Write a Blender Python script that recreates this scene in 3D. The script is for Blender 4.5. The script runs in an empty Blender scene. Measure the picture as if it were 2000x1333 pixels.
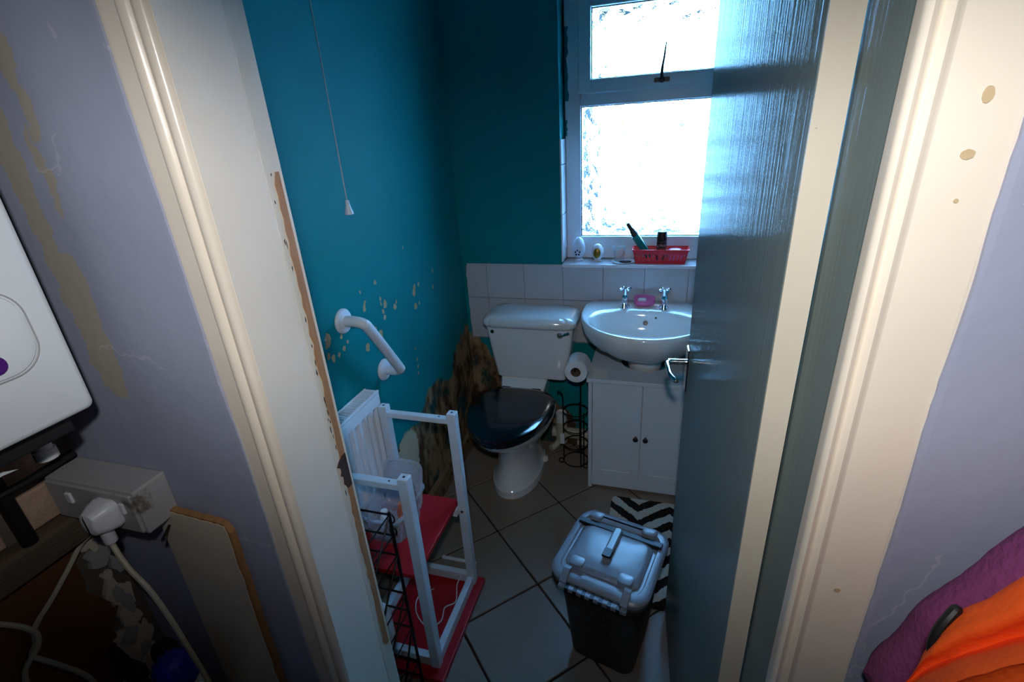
import bpy, bmesh, math, random
from mathutils import Vector, Matrix, noise as mnoise
random.seed(4)
sc = bpy.context.scene
COL = sc.collection

# ------------------------------------------------------------------ camera
cam_d = bpy.data.cameras.new('camera')
cam = bpy.data.objects.new('camera', cam_d); COL.objects.link(cam)
cam_d.sensor_width = 36.0; cam_d.lens = 956.0 / 2000.0 * 36.0
cam_d.clip_start = 0.01; cam_d.clip_end = 200
_X = Vector((0.95854703, 0.05723206, -0.27912735))      # world X, Y, down seen from the camera
_Y = Vector((0.27863864, -0.39307089, 0.87627381))
_D = Vector((0.05956588, 0.91772532, 0.392724))
R = Matrix(((_X.x, -_X.y, -_X.z), (_Y.x, -_Y.y, -_Y.z), (-_D.x, _D.y, _D.z)))
cam.matrix_world = Matrix.Translation((0, 0, 1.5)) @ R.to_4x4()
sc.camera = cam

# ------------------------------------------------------------------ world, light, exposure
w = bpy.data.worlds.new('overcast_sky'); sc.world = w; w.use_nodes = True
bg = w.node_tree.nodes['Background']
bg.inputs[0].default_value = (0.20, 0.53, 1.0, 1); bg.inputs[1].default_value = 15.5
sc.view_settings.view_transform = 'Standard'
sc.view_settings.look = 'None'
sc.view_settings.gamma = 1.0
sc.view_settings.use_curve_mapping = False
sc.view_settings.exposure = 1.5
LAMP_POS = Vector((0.0, -0.03, 1.65))             # stand-in for the camera flash, hooded and turned to the doorway
LAMP_TILT = math.radians(-26)
LAMP_W = 8.2
LAMP_COL = (0.97, 0.98, 1.0)

# ------------------------------------------------------------------ helpers
def srgb(r, g, b):
    f = lambda v: (v / 255.0) / 12.92 if v <= 10 else (((v / 255.0) + 0.055) / 1.055) ** 2.4
    return (f(r), f(g), f(b), 1.0)

class NT:
    """small helper round a material's node tree"""
    def __init__(s, name):
        s.m = bpy.data.materials.new(name); s.m.use_nodes = True
        s.t = s.m.node_tree; s.p = s.t.nodes['Principled BSDF']; s.out = s.t.nodes['Material Output']
    def n(s, typ, **kw):
        nd = s.t.nodes.new(typ)
        for k, v in kw.items(): setattr(nd, k, v)
        return nd
    def l(s, a, b): s.t.links.new(a, b)
    def val(s, sock, v):
        if hasattr(v, 'is_linked') or hasattr(v, 'links'): s.l(v, sock)
        else: sock.default_value = v
    def math(s, op, a, b=None, c=None, clamp=False):
        nd = s.n('ShaderNodeMath', operation=op, use_clamp=clamp)
        s.val(nd.inputs[0], a)
        if b is not None: s.val(nd.inputs[1], b)
        if c is not None: s.val(nd.inputs[2], c)
        return nd.outputs[0]
    def mix(s, f, a, b):
        nd = s.n('ShaderNodeMix', data_type='RGBA')
        s.val(nd.inputs[0], f); s.val(nd.inputs[6], a); s.val(nd.inputs[7], b)
        return nd.outputs[2]
    def noise(s, vec, scale, detail=3, rough=0.5):
        nd = s.n('ShaderNodeTexNoise'); s.l(vec, nd.inputs['Vector'])
        nd.inputs['Scale'].default_value = scale; nd.inputs['Detail'].default_value = detail
        nd.inputs['Roughness'].default_value = rough
        return nd
    def mapping(s, vec, scale=(1, 1, 1), loc=(0, 0, 0)):
        nd = s.n('ShaderNodeMapping'); s.l(vec, nd.inputs[0])
        nd.inputs['Scale'].default_value = scale; nd.inputs['Location'].default_value = loc
        return nd.outputs[0]
    def ramp(s, f, lo, hi):
        nd = s.n('ShaderNodeMapRange'); s.val(nd.inputs[0], f)
        nd.inputs[1].default_value = lo; nd.inputs[2].default_value = hi
        return nd.outputs[0]
    def pos(s): return s.n('ShaderNodeNewGeometry').outputs['Position']
    def bump(s, h, strength, dist=0.01):
        nd = s.n('ShaderNodeBump'); s.l(h, nd.inputs['Height'])
        nd.inputs['Strength'].default_value = strength; nd.inputs['Distance'].default_value = dist
        s.l(nd.outputs[0], s.p.inputs['Normal'])

def mat(name, col, rough=0.5, metal=0.0, var=0.12, vscale=14, bump=0.0, bscale=60, stretch=(1, 1, 1), coat=0.0, spec=0.5, dirt=None):
    t = NT(name); p = t.p
    tc = t.n('ShaderNodeTexCoord').outputs['Object']
    v = t.mapping(tc, stretch)
    nz = t.noise(v, vscale, 4)
    dark = tuple(c * (1 - var) for c in col[:3]) + (1,)
    base = t.mix(nz.outputs[0], dark, col)
    if dirt:
        n2 = t.noise(tc, dirt[1], 6, 0.65)
        base = t.mix(t.ramp(n2.outputs[0], dirt[2], dirt[2] + 0.06), base, dirt[0])
    t.l(base, p.inputs['Base Color'])
    p.inputs['Roughness'].default_value = rough; p.inputs['Metallic'].default_value = metal
    p.inputs['Coat Weight'].default_value = coat; p.inputs['Coat Roughness'].default_value = 0.08
    p.inputs['Specular IOR Level'].default_value = spec
    if bump:
        b = t.noise(v, bscale, 3); t.bump(b.outputs[0], bump, 0.004)
    return t.m

def ellipse_mask(t, vec, items):
    """max over items of (1 - |(v-c)/r|)"""
    acc = None
    for c, r in items:
        a = t.n('ShaderNodeVectorMath', operation='SUBTRACT'); t.l(vec, a.inputs[0]); a.inputs[1].default_value = c
        b = t.n('ShaderNodeVectorMath', operation='MULTIPLY'); t.l(a.outputs[0], b.inputs[0])
        b.inputs[1].default_value = tuple(0 if q is None else 1.0 / q for q in r)
        ln = t.n('ShaderNodeVectorMath', operation='LENGTH'); t.l(b.outputs[0], ln.inputs[0])
        d = t.math('SUBTRACT', 1.0, ln.outputs['Value'])
        acc = d if acc is None else t.math('MAXIMUM', acc, d)
    return acc

def warp(t, vec, scale, amp):
    nz = t.noise(vec, scale, 4, 0.6)
    s = t.n('ShaderNodeVectorMath', operation='SUBTRACT'); t.l(nz.outputs['Color'], s.inputs[0]); s.inputs[1].default_value = (0.5, 0.5, 0.5)
    m = t.n('ShaderNodeVectorMath', operation='SCALE'); t.l(s.outputs[0], m.inputs[0]); m.inputs['Scale'].default_value = amp
    a = t.n('ShaderNodeVectorMath', operation='ADD'); t.l(vec, a.inputs[0]); t.l(m.outputs[0], a.inputs[1])
    return a.outputs[0]

# ------------------------------------------------------------------ mesh builder
def world_loc(o):
    v = Vector((0, 0, 0))
    while o is not None:
        v += o.location; o = o.parent
    return v

class MB:
    def __init__(s): s.v = []; s.f = []; s.mi = []; s.cur = 0
    def add(s, vs, fs):
        o = len(s.v); s.v += [Vector(q) for q in vs]
        for f in fs: s.f.append([i + o for i in f]); s.mi.append(s.cur)
        return s
    def slot(s, i): s.cur = i; return s
    def box(s, x0, x1, y0, y1, z0, z1):
        return s.add([(x0, y0, z0), (x1, y0, z0), (x1, y1, z0), (x0, y1, z0), (x0, y0, z1), (x1, y0, z1), (x1, y1, z1), (x0, y1, z1)],
                     [(0, 3, 2, 1), (4, 5, 6, 7), (0, 1, 5, 4), (1, 2, 6, 5), (2, 3, 7, 6), (3, 0, 4, 7)])
    def loft(s, rings, cap0=True, cap1=True, closed=True):
        n = len(rings[0]); vs = [q for r in rings for q in r]; fs = []
        for i in range(len(rings) - 1):
            for j in range(n if closed else n - 1):
                k = (j + 1) % n
                fs.append((i * n + j, i * n + k, (i + 1) * n + k, (i + 1) * n + j))
        if cap0: fs.append(tuple(reversed(range(n))))
        if cap1: fs.append(tuple(range((len(rings) - 1) * n, len(rings) * n)))
        return s.add(vs, fs)
    def prism(s, poly, d0, d1, axis='z'):
        """polygon in the plane square to the axis, pushed from d0 to d1"""
        def P(a, b, d):
            return {'z': (a, b, d), 'y': (a, d, b), 'x': (d, a, b)}[axis]
        return s.loft([[P(a, b, d0) for a, b in poly], [P(a, b, d1) for a, b in poly]])
    def tube(s, pts, r, seg=10, closed=False):
        pts = [Vector(p) for p in pts]; n = len(pts)
        rad = r if isinstance(r, (list, tuple)) else [r] * n
        T = []
        for i in range(n):
            a = pts[(i - 1) % n] if (closed or i > 0) else pts[i]
            b = pts[(i + 1) % n] if (closed or i < n - 1) else pts[i]
            T.append((b - a).normalized())
        up = Vector((0, 0, 1)) if abs(T[0].z) < 0.9 else Vector((1, 0, 0))
        N = (up - T[0] * up.dot(T[0])).normalized()
        rings = []
        for i in range(n):
            N = (N - T[i] * N.dot(T[i])).normalized(); B = T[i].cross(N)
            rings.append([pts[i] + (N * math.cos(2 * math.pi * k / seg) + B * math.sin(2 * math.pi * k / seg)) * rad[i] for k in range(seg)])
        if closed: rings.append(rings[0]); return s.loft(rings, False, False)
        return s.loft(rings)
    def lathe(s, prof, c=(0, 0, 0), seg=24, axis=(0, 0, 1)):
        ax = Vector(axis).normalized(); q = Vector((0, 0, 1)).rotation_difference(ax)
        c = Vector(c)
        rings = [[c + q @ Vector((r * math.cos(2 * math.pi * k / seg), r * math.sin(2 * math.pi * k / seg), z)) for k in range(seg)] for r, z in prof]
        hollow = prof[0] == prof[-1]
        return s.loft(rings, prof[0][0] > 1e-5 and not hollow, prof[-1][0] > 1e-5 and not hollow)
    def xf(s, M):
        s.v = [M @ v for v in s.v]; return s
    def build(s, name, m, parent=None, smooth=True, bevel=0, seg=2, angle=35, sub=0, loc=None):
        off = world_loc(parent) if parent is not None else (Vector(loc) if loc is not None else Vector((0, 0, 0)))
        me = bpy.data.meshes.new(name)
        me.from_pydata([v - off for v in s.v], [], s.f); me.update()
        ms = m if isinstance(m, (list, tuple)) else [m]
        for q in ms: me.materials.append(q)
        for i, p in enumerate(me.polygons): p.material_index = min(s.mi[i], len(ms) - 1)
        bm = bmesh.new(); bm.from_mesh(me)
        bmesh.ops.remove_doubles(bm, verts=bm.verts, dist=1e-6)
        bmesh.ops.recalc_face_normals(bm, faces=bm.faces)
        bm.to_mesh(me); bm.free()
        if smooth:
            for p in me.polygons: p.use_smooth = True
            me.set_sharp_from_angle(angle=math.radians(angle))
        o = bpy.data.objects.new(name, me); COL.objects.link(o)
        if parent is not None: o.parent = parent
        elif loc is not None: o.location = loc
        if bevel:
            b = o.modifiers.new('bevel', 'BEVEL'); b.width = bevel; b.segments = seg; b.limit_method = 'ANGLE'; b.angle_limit = math.radians(40)
            b.harden_normals = smooth
        if sub:
            d = o.modifiers.new('subdivision', 'SUBSURF'); d.levels = sub; d.render_levels = sub
        return o

def tag(o, label, cat, group=None):
    o['label'] = label; o['category'] = cat
    if group: o['group'] = group
    return o
def thing(name, label, cat, loc, group=None):
    o = bpy.data.objects.new(name, None); COL.objects.link(o); o.location = loc; o.empty_display_size = 0.05
    return tag(o, label, cat, group)
def struct(o, label=None, cat=None):
    o['kind'] = 'structure'
    if label: o['label'] = label
    if cat: o['category'] = cat
    return o
def sroot(name, label, loc, cat):
    o = bpy.data.objects.new(name, None); COL.objects.link(o); o.location = loc; o.empty_display_size = 0.05
    return struct(o, label, cat)

def smooth_path(pts, n=8):
    P = [Vector(p) for p in pts]; out = []
    for i in range(len(P) - 1):
        p0 = P[max(i - 1, 0)]; p1 = P[i]; p2 = P[i + 1]; p3 = P[min(i + 2, len(P) - 1)]
        for k in range(n):
            t = k / n
            out.append(0.5 * ((2 * p1) + (p2 - p0) * t + (2 * p0 - 5 * p1 + 4 * p2 - p3) * t * t + (3 * p1 - p0 - 3 * p2 + p3) * t ** 3))
    out.append(P[-1]); return out

def rrect(cx, cy, hx, hy, r, z, n=5):
    pts = []
    for (sx, sy, a0) in ((1, 1, 0), (-1, 1, 90), (-1, -1, 180), (1, -1, 270)):
        for k in range(n + 1):
            a = math.radians(a0 + 90 * k / n)
            pts.append((cx + sx * (hx - r) + r * math.cos(a), cy + sy * (hy - r) + r * math.sin(a), z))
    return pts
def text_mesh(name, body, size, M, m, parent, extrude=0.0004):
    cu = bpy.data.curves.new(name, 'FONT'); cu.body = body; cu.size = size; cu.extrude = extrude; cu.align_x = 'CENTER'
    tmp = bpy.data.objects.new(name + '_tmp', cu); COL.objects.link(tmp)
    bpy.context.view_layer.update()
    me = bpy.data.meshes.new_from_object(tmp.evaluated_get(bpy.context.evaluated_depsgraph_get()))
    bpy.data.objects.remove(tmp)
    off = world_loc(parent)
    me.transform(Matrix.Translation(-off) @ M); me.materials.clear(); me.materials.append(m)
    o = bpy.data.objects.new(name, me); COL.objects.link(o); o.parent = parent
    return o

# ------------------------------------------------------------------ materials
CREAM = srgb(229, 216, 198)
m_cream = mat('cream_gloss_paint', CREAM, 0.28, var=0.10, vscale=7, bump=0.08, bscale=50, dirt=(srgb(120, 95, 65), 22, 0.74))
m_cream_worn = mat('cream_gloss_paint_worn', srgb(218, 206, 186), 0.3, var=0.15, vscale=9, bump=0.12, bscale=60, dirt=(srgb(110, 95, 75), 40, 0.70))
m_bare_wood = mat('bare_chipped_wood', srgb(178, 128, 80), 0.7, var=0.45, vscale=30, stretch=(4, 4, 0.4), bump=0.3)
m_dark_wood = mat('dark_splintered_wood', srgb(70, 45, 28), 0.8, var=0.6, vscale=60, bump=0.5)
m_porcelain = mat('white_porcelain', srgb(226, 230, 230), 0.12, var=0.03, coat=0.6)
m_white_plastic = mat('white_plastic', srgb(225, 226, 230), 0.35, var=0.05)
m_white_enamel = mat('white_enamel', srgb(228, 232, 236), 0.3, var=0.04)
m_black_seat = mat('black_gloss_plastic', srgb(14, 17, 24), 0.16, var=0.1, coat=0.5)
m_black = mat('black_plastic', srgb(20, 21, 24), 0.5, var=0.2)
m_black_wire = mat('black_wire', srgb(12, 12, 14), 0.45, metal=0.3, var=0.1)
m_chrome = mat('chrome', (0.85, 0.87, 0.9, 1), 0.08, metal=1.0, var=0.02)
m_dark_metal = mat('dull_dark_metal', srgb(70, 72, 75), 0.35, metal=0.9, var=0.2)
m_table_metal = mat('pale_painted_metal', srgb(206, 214, 220), 0.4, var=0.06)
m_red = mat('red_laminate', srgb(172, 4, 14), 0.45, var=0.12, vscale=20)
m_red_plastic = mat('red_plastic', srgb(225, 18, 40), 0.35, var=0.06)
m_cab = mat('white_painted_board', srgb(214, 222, 228), 0.45, var=0.05, vscale=20, stretch=(6, 6, 0.5))
m_gasket = mat('black_gasket', srgb(25, 27, 30), 0.6)
m_upvc = mat('white_upvc', srgb(222, 228, 234), 0.3, var=0.04)
m_walltile = mat('marbled_white_tile', srgb(196, 198, 204), 0.22, var=0.14, vscale=9, coat=0.2)
m_sill = mat('white_sill_tile', srgb(226, 230, 238), 0.25, var=0.04)
m_grout = mat('pale_grout', srgb(150, 150, 150), 0.9, var=0.2)
m_binlid = mat('grey_bin_plastic', srgb(128, 138, 150), 0.33, var=0.06)
m_binbody = mat('shaded_grey_bin_plastic', srgb(44, 48, 50), 0.45, var=0.1)  # same grey as the lid, darkened for the shade on the body
m_boiler = mat('white_boiler_steel', srgb(222, 228, 232), 0.3, var=0.03)
m_boiler_dark = mat('dark_boiler_side', srgb(34, 34, 36), 0.5)
m_purple = mat('purple_badge', srgb(80, 20, 120), 0.4)
m_cable = mat('cream_cable_plastic', srgb(200, 192, 168), 0.45, var=0.1)
m_pipe = mat('black_iron_pipe', srgb(28, 22, 20), 0.6, metal=0.3, var=0.5, vscale=40)
m_socket = mat('dusty_grey_plastic', srgb(172, 170, 170), 0.55, var=0.2, vscale=18, dirt=(srgb(110, 100, 88), 14, 0.62))
m_brown_board = mat('brown_hardboard', srgb(112, 68, 30), 0.75, var=0.35, vscale=9, bump=0.2)
m_ledge = mat('weathered_batten', srgb(110, 92, 74), 0.8, var=0.5, vscale=12, stretch=(6, 0.6, 6), bump=0.4)
m_brick = mat('pinkish_bare_brick', srgb(196, 164, 142), 0.9, var=0.4, vscale=22, bump=0.6, bscale=90)
m_mortar = mat('grey_mortar', srgb(112, 104, 92), 0.95, var=0.4, vscale=26, bump=0.6)
m_blue = mat('blue_plastic', srgb(30, 40, 170), 0.35)
m_teal_tube = mat('teal_plastic', srgb(0, 130, 122), 0.22, coat=0.4)
m_gold = mat('aged_gold', srgb(176, 140, 60), 0.35, metal=0.8, var=0.5, vscale=120)
m_pink = mat('pink_soap', srgb(220, 110, 165), 0.4, var=0.15)
m_paper = mat('white_tissue', srgb(228, 230, 228), 0.9, var=0.05, bump=0.2, bscale=200)
m_card = mat('brown_card', srgb(120, 100, 80), 0.9)
m_orange = mat('orange_fleece', srgb(255, 92, 6), 0.85, var=0.18, vscale=18, bump=0.3, bscale=160)
m_plum = mat('plum_fleece', srgb(140, 62, 118), 0.9, var=0.35, vscale=40, bump=0.6, bscale=160)
m_cord = mat('off_white_cord', srgb(205, 200, 190), 0.7)
m_peach = mat('peach_candle', srgb(240, 140, 100), 0.4, var=0.5, vscale=24)
m_marker = mat('black_marker_ink', srgb(8, 8, 10), 0.6)
m_lettering = mat('grey_lettering', srgb(200, 195, 200), 0.5)
m_canprint = mat('brown_printed_can', srgb(110, 70, 58), 0.35, var=0.5, vscale=60)
m_ceiling = mat('white_ceiling', srgb(225, 225, 222), 0.9)
m_kfloor = mat('grey_kitchen_vinyl', srgb(120, 112, 104), 0.6, var=0.2)
m_floor_tile = mat('beige_floor_tile', srgb(142, 128, 114), 0.32, var=0.22, vscale=7, dirt=(srgb(120, 98, 78), 5, 0.66))
m_floor_grout = mat('dark_floor_grout', srgb(44, 36, 32), 0.9, var=0.3)
m_pipeboxing = mat('stained_white_pipe', srgb(196, 190, 176), 0.45, var=0.2, vscale=18, dirt=(srgb(110, 90, 66), 20, 0.66))
m_wood_skirt = mat('stained_skirting', srgb(150, 124, 92), 0.75, var=0.5, vscale=9, stretch=(3, 1, 3), dirt=(srgb(70, 55, 40), 9, 0.56))

def clear_plastic(name, col, rough, alpha):
    t = NT(name); p = t.p
    tr = t.n('ShaderNodeBsdfTransparent'); mx = t.n('ShaderNodeMixShader')
    p.inputs['Base Color'].default_value = col; p.inputs['Roughness'].default_value = rough
    nz = t.noise(t.n('ShaderNodeTexCoord').outputs['Object'], 30, 2)
    f = t.math('MULTIPLY_ADD', nz.outputs[0], 0.12, alpha - 0.06)
    t.l(f, mx.inputs[0]); t.l(tr.outputs[0], mx.inputs[1]); t.l(p.outputs[0], mx.inputs[2]); t.l(mx.outputs[0], t.out.inputs[0])
    return t.m
m_clear = clear_plastic('clear_tub_plastic', srgb(200, 205, 215), 0.2, 0.38)
m_clear_glass = clear_plastic('clear_tumbler', srgb(220, 228, 235), 0.08, 0.25)
m_frost = clear_plastic('frosted_ornament', srgb(225, 232, 245), 0.4, 0.75)

WXL = -0.89
def make_teal(name, patches, damp):
    """teal emulsion with chips showing plaster, and damp bare plaster low down"""
    t = NT(name); p = t.p
    pos = t.pos()
    nz = t.noise(pos, 3.0, 3)
    teal = t.mix(nz.outputs[0], srgb(0, 122, 126), srgb(0, 138, 142))
    base = teal
    wp = warp(t, pos, 75, 0.018)
    plaster_n = t.noise(t.mapping(pos, (1, 1, 0.5)), 26, 5, 0.65)
    plaster = t.mix(plaster_n.outputs[0], srgb(150, 118, 82), srgb(206, 188, 150))
    bare = None
    if patches:
        pm = ellipse_mask(t, wp, patches)
        bare = t.ramp(pm, 0.0, 0.06)
        base = t.mix(bare, base, plaster)
    if damp:
        sc2 = warp(t, warp(t, pos, 7, 0.12), 30, 0.05)
        dm = ellipse_mask(t, sc2, damp)
        dmask = t.ramp(dm, 0.0, 0.04)
        d1 = t.noise(t.mapping(pos, (1, 1, 0.5)), 15, 6, 0.62)
        dcol = t.mix(t.ramp(d1.outputs[0], 0.40, 0.58), srgb(78, 62, 46), srgb(158, 132, 98))
        bp = t.ramp(ellipse_mask(t, sc2, [((WXL, 1.385, 0.34), (0.5, 0.085, 0.14)), ((WXL, 1.33, 0.20), (0.5, 0.07, 0.10))]), 0.0, 0.05)
        dcol = t.mix(bp, dcol, srgb(190, 178, 150))
        d2 = t.noise(t.mapping(pos, (1, 1, 0.6), (3, 1, 2)), 9, 5, 0.65)
        dcol = t.mix(t.math('MULTIPLY', t.ramp(d2.outputs[0], 0.52, 0.62), t.math('SUBTRACT', 1.0, bp)), dcol, srgb(44, 72, 68))
        base = t.mix(dmask, base, dcol)
        bare = dmask if bare is None else t.math('MAXIMUM', bare, dmask)
    t.l(base, p.inputs['Base Color'])
    r = 0.55
    p.inputs['Specular IOR Level'].default_value = 0.12
    if bare is not None:
        t.l(t.math('MULTIPLY_ADD', bare, 0.4, r), p.inputs['Roughness'])
        h = t.math('SUBTRACT', t.math('MULTIPLY', t.noise(pos, 40, 3).outputs[0], 0.15), bare)
        t.bump(h, 0.5, 0.002)
    else:
        p.inputs['Roughness'].default_value = r
        t.bump(t.noise(pos, 50, 3).outputs[0], 0.1, 0.002)
    return t.m
WXL = -0.89
CH = [(1.358, 1.073, .0051), (1.267, 1.068, .003), (1.282, 1.028, .0041), (1.274, 1.013, .0061), (1.371, 1.011, .0041), (1.369, .995, .0041), (1.394, .985, .0081), (1.376, .965, .0051), (1.38, .941, .0056), (1.468, .968, .0041), (1.455, .954, .0061), (1.615, .979, .0061), (1.605, .96, .0081), (1.648, .979, .0051), (1.604, .904, .0071), (1.635, .907, .0035), (1.075, .99, .0091), (1.069, .977, .0071), (1.134, .972, .0051), (1.063, .941, .0051), (1.08, .925, .0061), (1.109, .926, .0046), (1.137, .935, .0046), (1.158, .946, .0035), (1.311, .921, .0071), (1.338, .896, .0091), (1.338, .878, .0071), (1.252, .885, .0081), (1.55, .747, .003), (1.556, .699, .0041), (1.554, .671, .0041), (1.55, .643, .0035), (1.782, .994, .004), (1.768, .931, .004), (1.572, 1.14, .0025)]
m_teal_left = make_teal('peeling_teal_wall', [((WXL, y, z), (0.5, r * 1.5, r * 1.9)) for y, z, r in CH],
                        [((WXL, 2.05, 0.20), (0.5, 0.30, 0.44)), ((WXL, 1.68, 0.10), (0.5, 0.30, 0.44)), ((WXL, 1.40, 0.08), (0.5, 0.22, 0.40))])
m_teal_back = make_teal('damp_teal_back_wall', [], [((-0.89, 2.1, 0.18), (0.17, 0.5, 0.42)), ((-0.60, 2.1, -0.05), (0.30, 0.5, 0.36))])
m_teal = make_teal('teal_wall', [], [])

def make_lavender():
    t = NT('lavender_grey_emulsion'); p = t.p
    pos = t.pos()
    nz = t.noise(pos, 5, 4)
    base = t.mix(nz.outputs[0], srgb(146, 150, 170), srgb(162, 166, 186))
    wp = warp(t, pos, 26, 0.05)
    pm = ellipse_mask(t, wp, [((-0.785, .46, 1.235), (0.032, 1, 0.08)), ((-0.785, .46, 1.33), (0.034, 1, 0.06)), ((-0.735, .46, 1.62), (0.012, 1, 0.10)), ((-0.748, .46, 1.49), (0.008, 1, 0.06)), ((-0.80, .46, 1.5), (0.02, 1, 0.2))])
    base = t.mix(t.ramp(pm, 0.0, 0.05), base, srgb(168, 160, 146))
    cr = t.n('ShaderNodeTexVoronoi', feature='DISTANCE_TO_EDGE'); t.l(warp(t, pos, 9, 0.12), cr.inputs['Vector']); cr.inputs['Scale'].default_value = 3.2
    crack = t.math('MULTIPLY', t.math('LESS_THAN', cr.outputs['Distance'], 0.006), t.math('GREATER_THAN', t.noise(pos, 6, 2).outputs[0], 0.56))
    base = t.mix(t.math('MULTIPLY', crack, 0.3), base, srgb(200, 200, 208))
    t.l(base, p.inputs['Base Color']); p.inputs['Roughness'].default_value = 0.62
    t.bump(t.noise(pos, 34, 4).outputs[0], 0.25, 0.004)
    return t.m
m_lav = make_lavender()

def make_door_paint():
    t = NT('grey_green_door_gloss'); p = t.p
    tc = t.n('ShaderNodeTexCoord').outputs['Object']
    v = t.mapping(tc, (1, 1, 0.02))
    n1 = t.noise(v, 130, 3, 0.6)
    n0 = t.noise(tc, 4, 3)
    t.l(t.mix(n0.outputs[0], srgb(116, 130, 128), srgb(130, 144, 142)), p.inputs['Base Color'])
    p.inputs['Roughness'].default_value = 0.14
    p.inputs['IOR'].default_value = 1.03
    t.bump(n1.outputs[0], 0.35, 0.002)
    return t.m
m_door = make_door_paint()

def make_obscure_glass(name, ripple):
    t = NT(name); t.t.nodes.remove(t.p)
    g = t.n('ShaderNodeBsdfGlass'); g.inputs['IOR'].default_value = 1.45; g.inputs['Roughness'].default_value = 0.03
    g.inputs['Color'].default_value = (0.97, 0.98, 1, 1)
    if ripple:
        pos = t.pos()
        vo = t.n('ShaderNodeTexVoronoi', feature='SMOOTH_F1'); t.l(warp(t, pos, 14, 0.06), vo.inputs['Vector']); vo.inputs['Scale'].default_value = 22
        vo.inputs['Smoothness'].default_value = 0.6
        b = t.n('ShaderNodeBump'); t.l(vo.outputs['Distance'], b.inputs['Height']); b.inputs['Strength'].default_value = 1.0; b.inputs['Distance'].default_value = 0.04
        t.l(b.outputs[0], g.inputs['Normal'])
    t.l(g.outputs[0], t.out.inputs[0])
    return t.m
m_glass = [make_obscure_glass('rippled_obscure_glass', True), make_obscure_glass('smooth_glass', False)]
def pane(x0, x1, y0, y1, z0, z1):
    q = MB().slot(1).box(x0, x1, y0, y1, z0, z1); q.mi[2] = 0      # ripples on the room side only
    return q

def make_zebra():
    t = NT('zebra_pile'); p = t.p
    pos = t.n('ShaderNodeSeparateXYZ'); t.l(warp(t, t.pos(), 24, 0.03), pos.inputs[0])
    x = t.math('MULTIPLY', pos.outputs[0], 1 / 0.25)
    tri = t.math('ABSOLUTE', t.math('SUBTRACT', t.math('FRACT', t.math('ADD', x, 10.1)), 0.5))
    ph = t.math('ADD', t.math('MULTIPLY', tri, 2.4), t.math('MULTIPLY', pos.outputs[1], 1 / 0.088))
    s = t.math('GREATER_THAN', t.math('FRACT', ph), 0.52)
    t.l(t.mix(s, srgb(16, 16, 18), srgb(206, 204, 196)), p.inputs['Base Color'])
    p.inputs['Roughness'].default_value = 0.95
    t.bump(t.noise(t.pos(), 300, 2).outputs[0], 0.7, 0.004)
    return t.m
m_zebra = make_zebra()

# ------------------------------------------------------------------ the setting: shell of the small toilet room
WR, WB, WF, WK, CEIL = 0.50, 2.10, 0.575, 0.46, 2.40   # right wall, back wall, front wall inner and kitchen faces
KL, KR, KB = -0.965, 1.5, -2.0
JL, JR = -0.49, 0.162                                   # door jamb faces

floor = struct(MB().box(WXL - 0.1, WR + 0.1, WK - 0.01, WB + 0.1, -0.09, -0.006).build('floor', m_floor_grout, smooth=False),
               'dark grouted floor of beige tiles laid on the diagonal', 'floor')
# diagonal tiles, cut at the walls
def clip(poly, axis, lim, keep_less):
    out = []
    for i in range(len(poly)):
        a, b = poly[i], poly[(i + 1) % len(poly)]
        ina = (a[axis] <= lim) == keep_less or abs(a[axis] - lim) < 1e-9; inb = (b[axis] <= lim) == keep_less or abs(b[axis] - lim) < 1e-9
        if ina: out.append(a)
        if ina != inb:
            f = (lim - a[axis]) / (b[axis] - a[axis]); out.append((a[0] + f * (b[0] - a[0]), a[1] + f * (b[1] - a[1])))
    return out
S, G = 0.3055, 0.0035
for i in range(-12, 13):
    for j in range(-12, 13):
        q = []
        for (u, v) in ((i * S + G, j * S + G), ((i + 1) * S - G, j * S + G), ((i + 1) * S - G, (j + 1) * S - G), (i * S + G, (j + 1) * S - G)):
            c_, s_ = math.cos(math.radians(46)), math.sin(math.radians(46))
            q.append((-0.573 + u * c_ - v * s_, 1.438 + u * s_ + v * c_))
        for ax, lim, kl in ((0, WXL + 0.012, False), (0, WR - 0.004, True), (1, WK + 0.02, False), (1, WB - 0.004, True)):
            if q: q = clip(q, ax, lim, kl)
        if len(q) < 3: continue
        ar = abs(sum(q[k][0] * q[(k + 1) % len(q)][1] - q[(k + 1) % len(q)][0] * q[k][1] for k in range(len(q)))) / 2
        if ar < 0.0006: continue
        MB().prism(q, -0.010 + random.uniform(-.0003, .0003), random.uniform(-0.0006, 0.0)).build('floor_tile', m_floor_tile, floor, smooth=False, bevel=0.002, seg=1)

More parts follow.
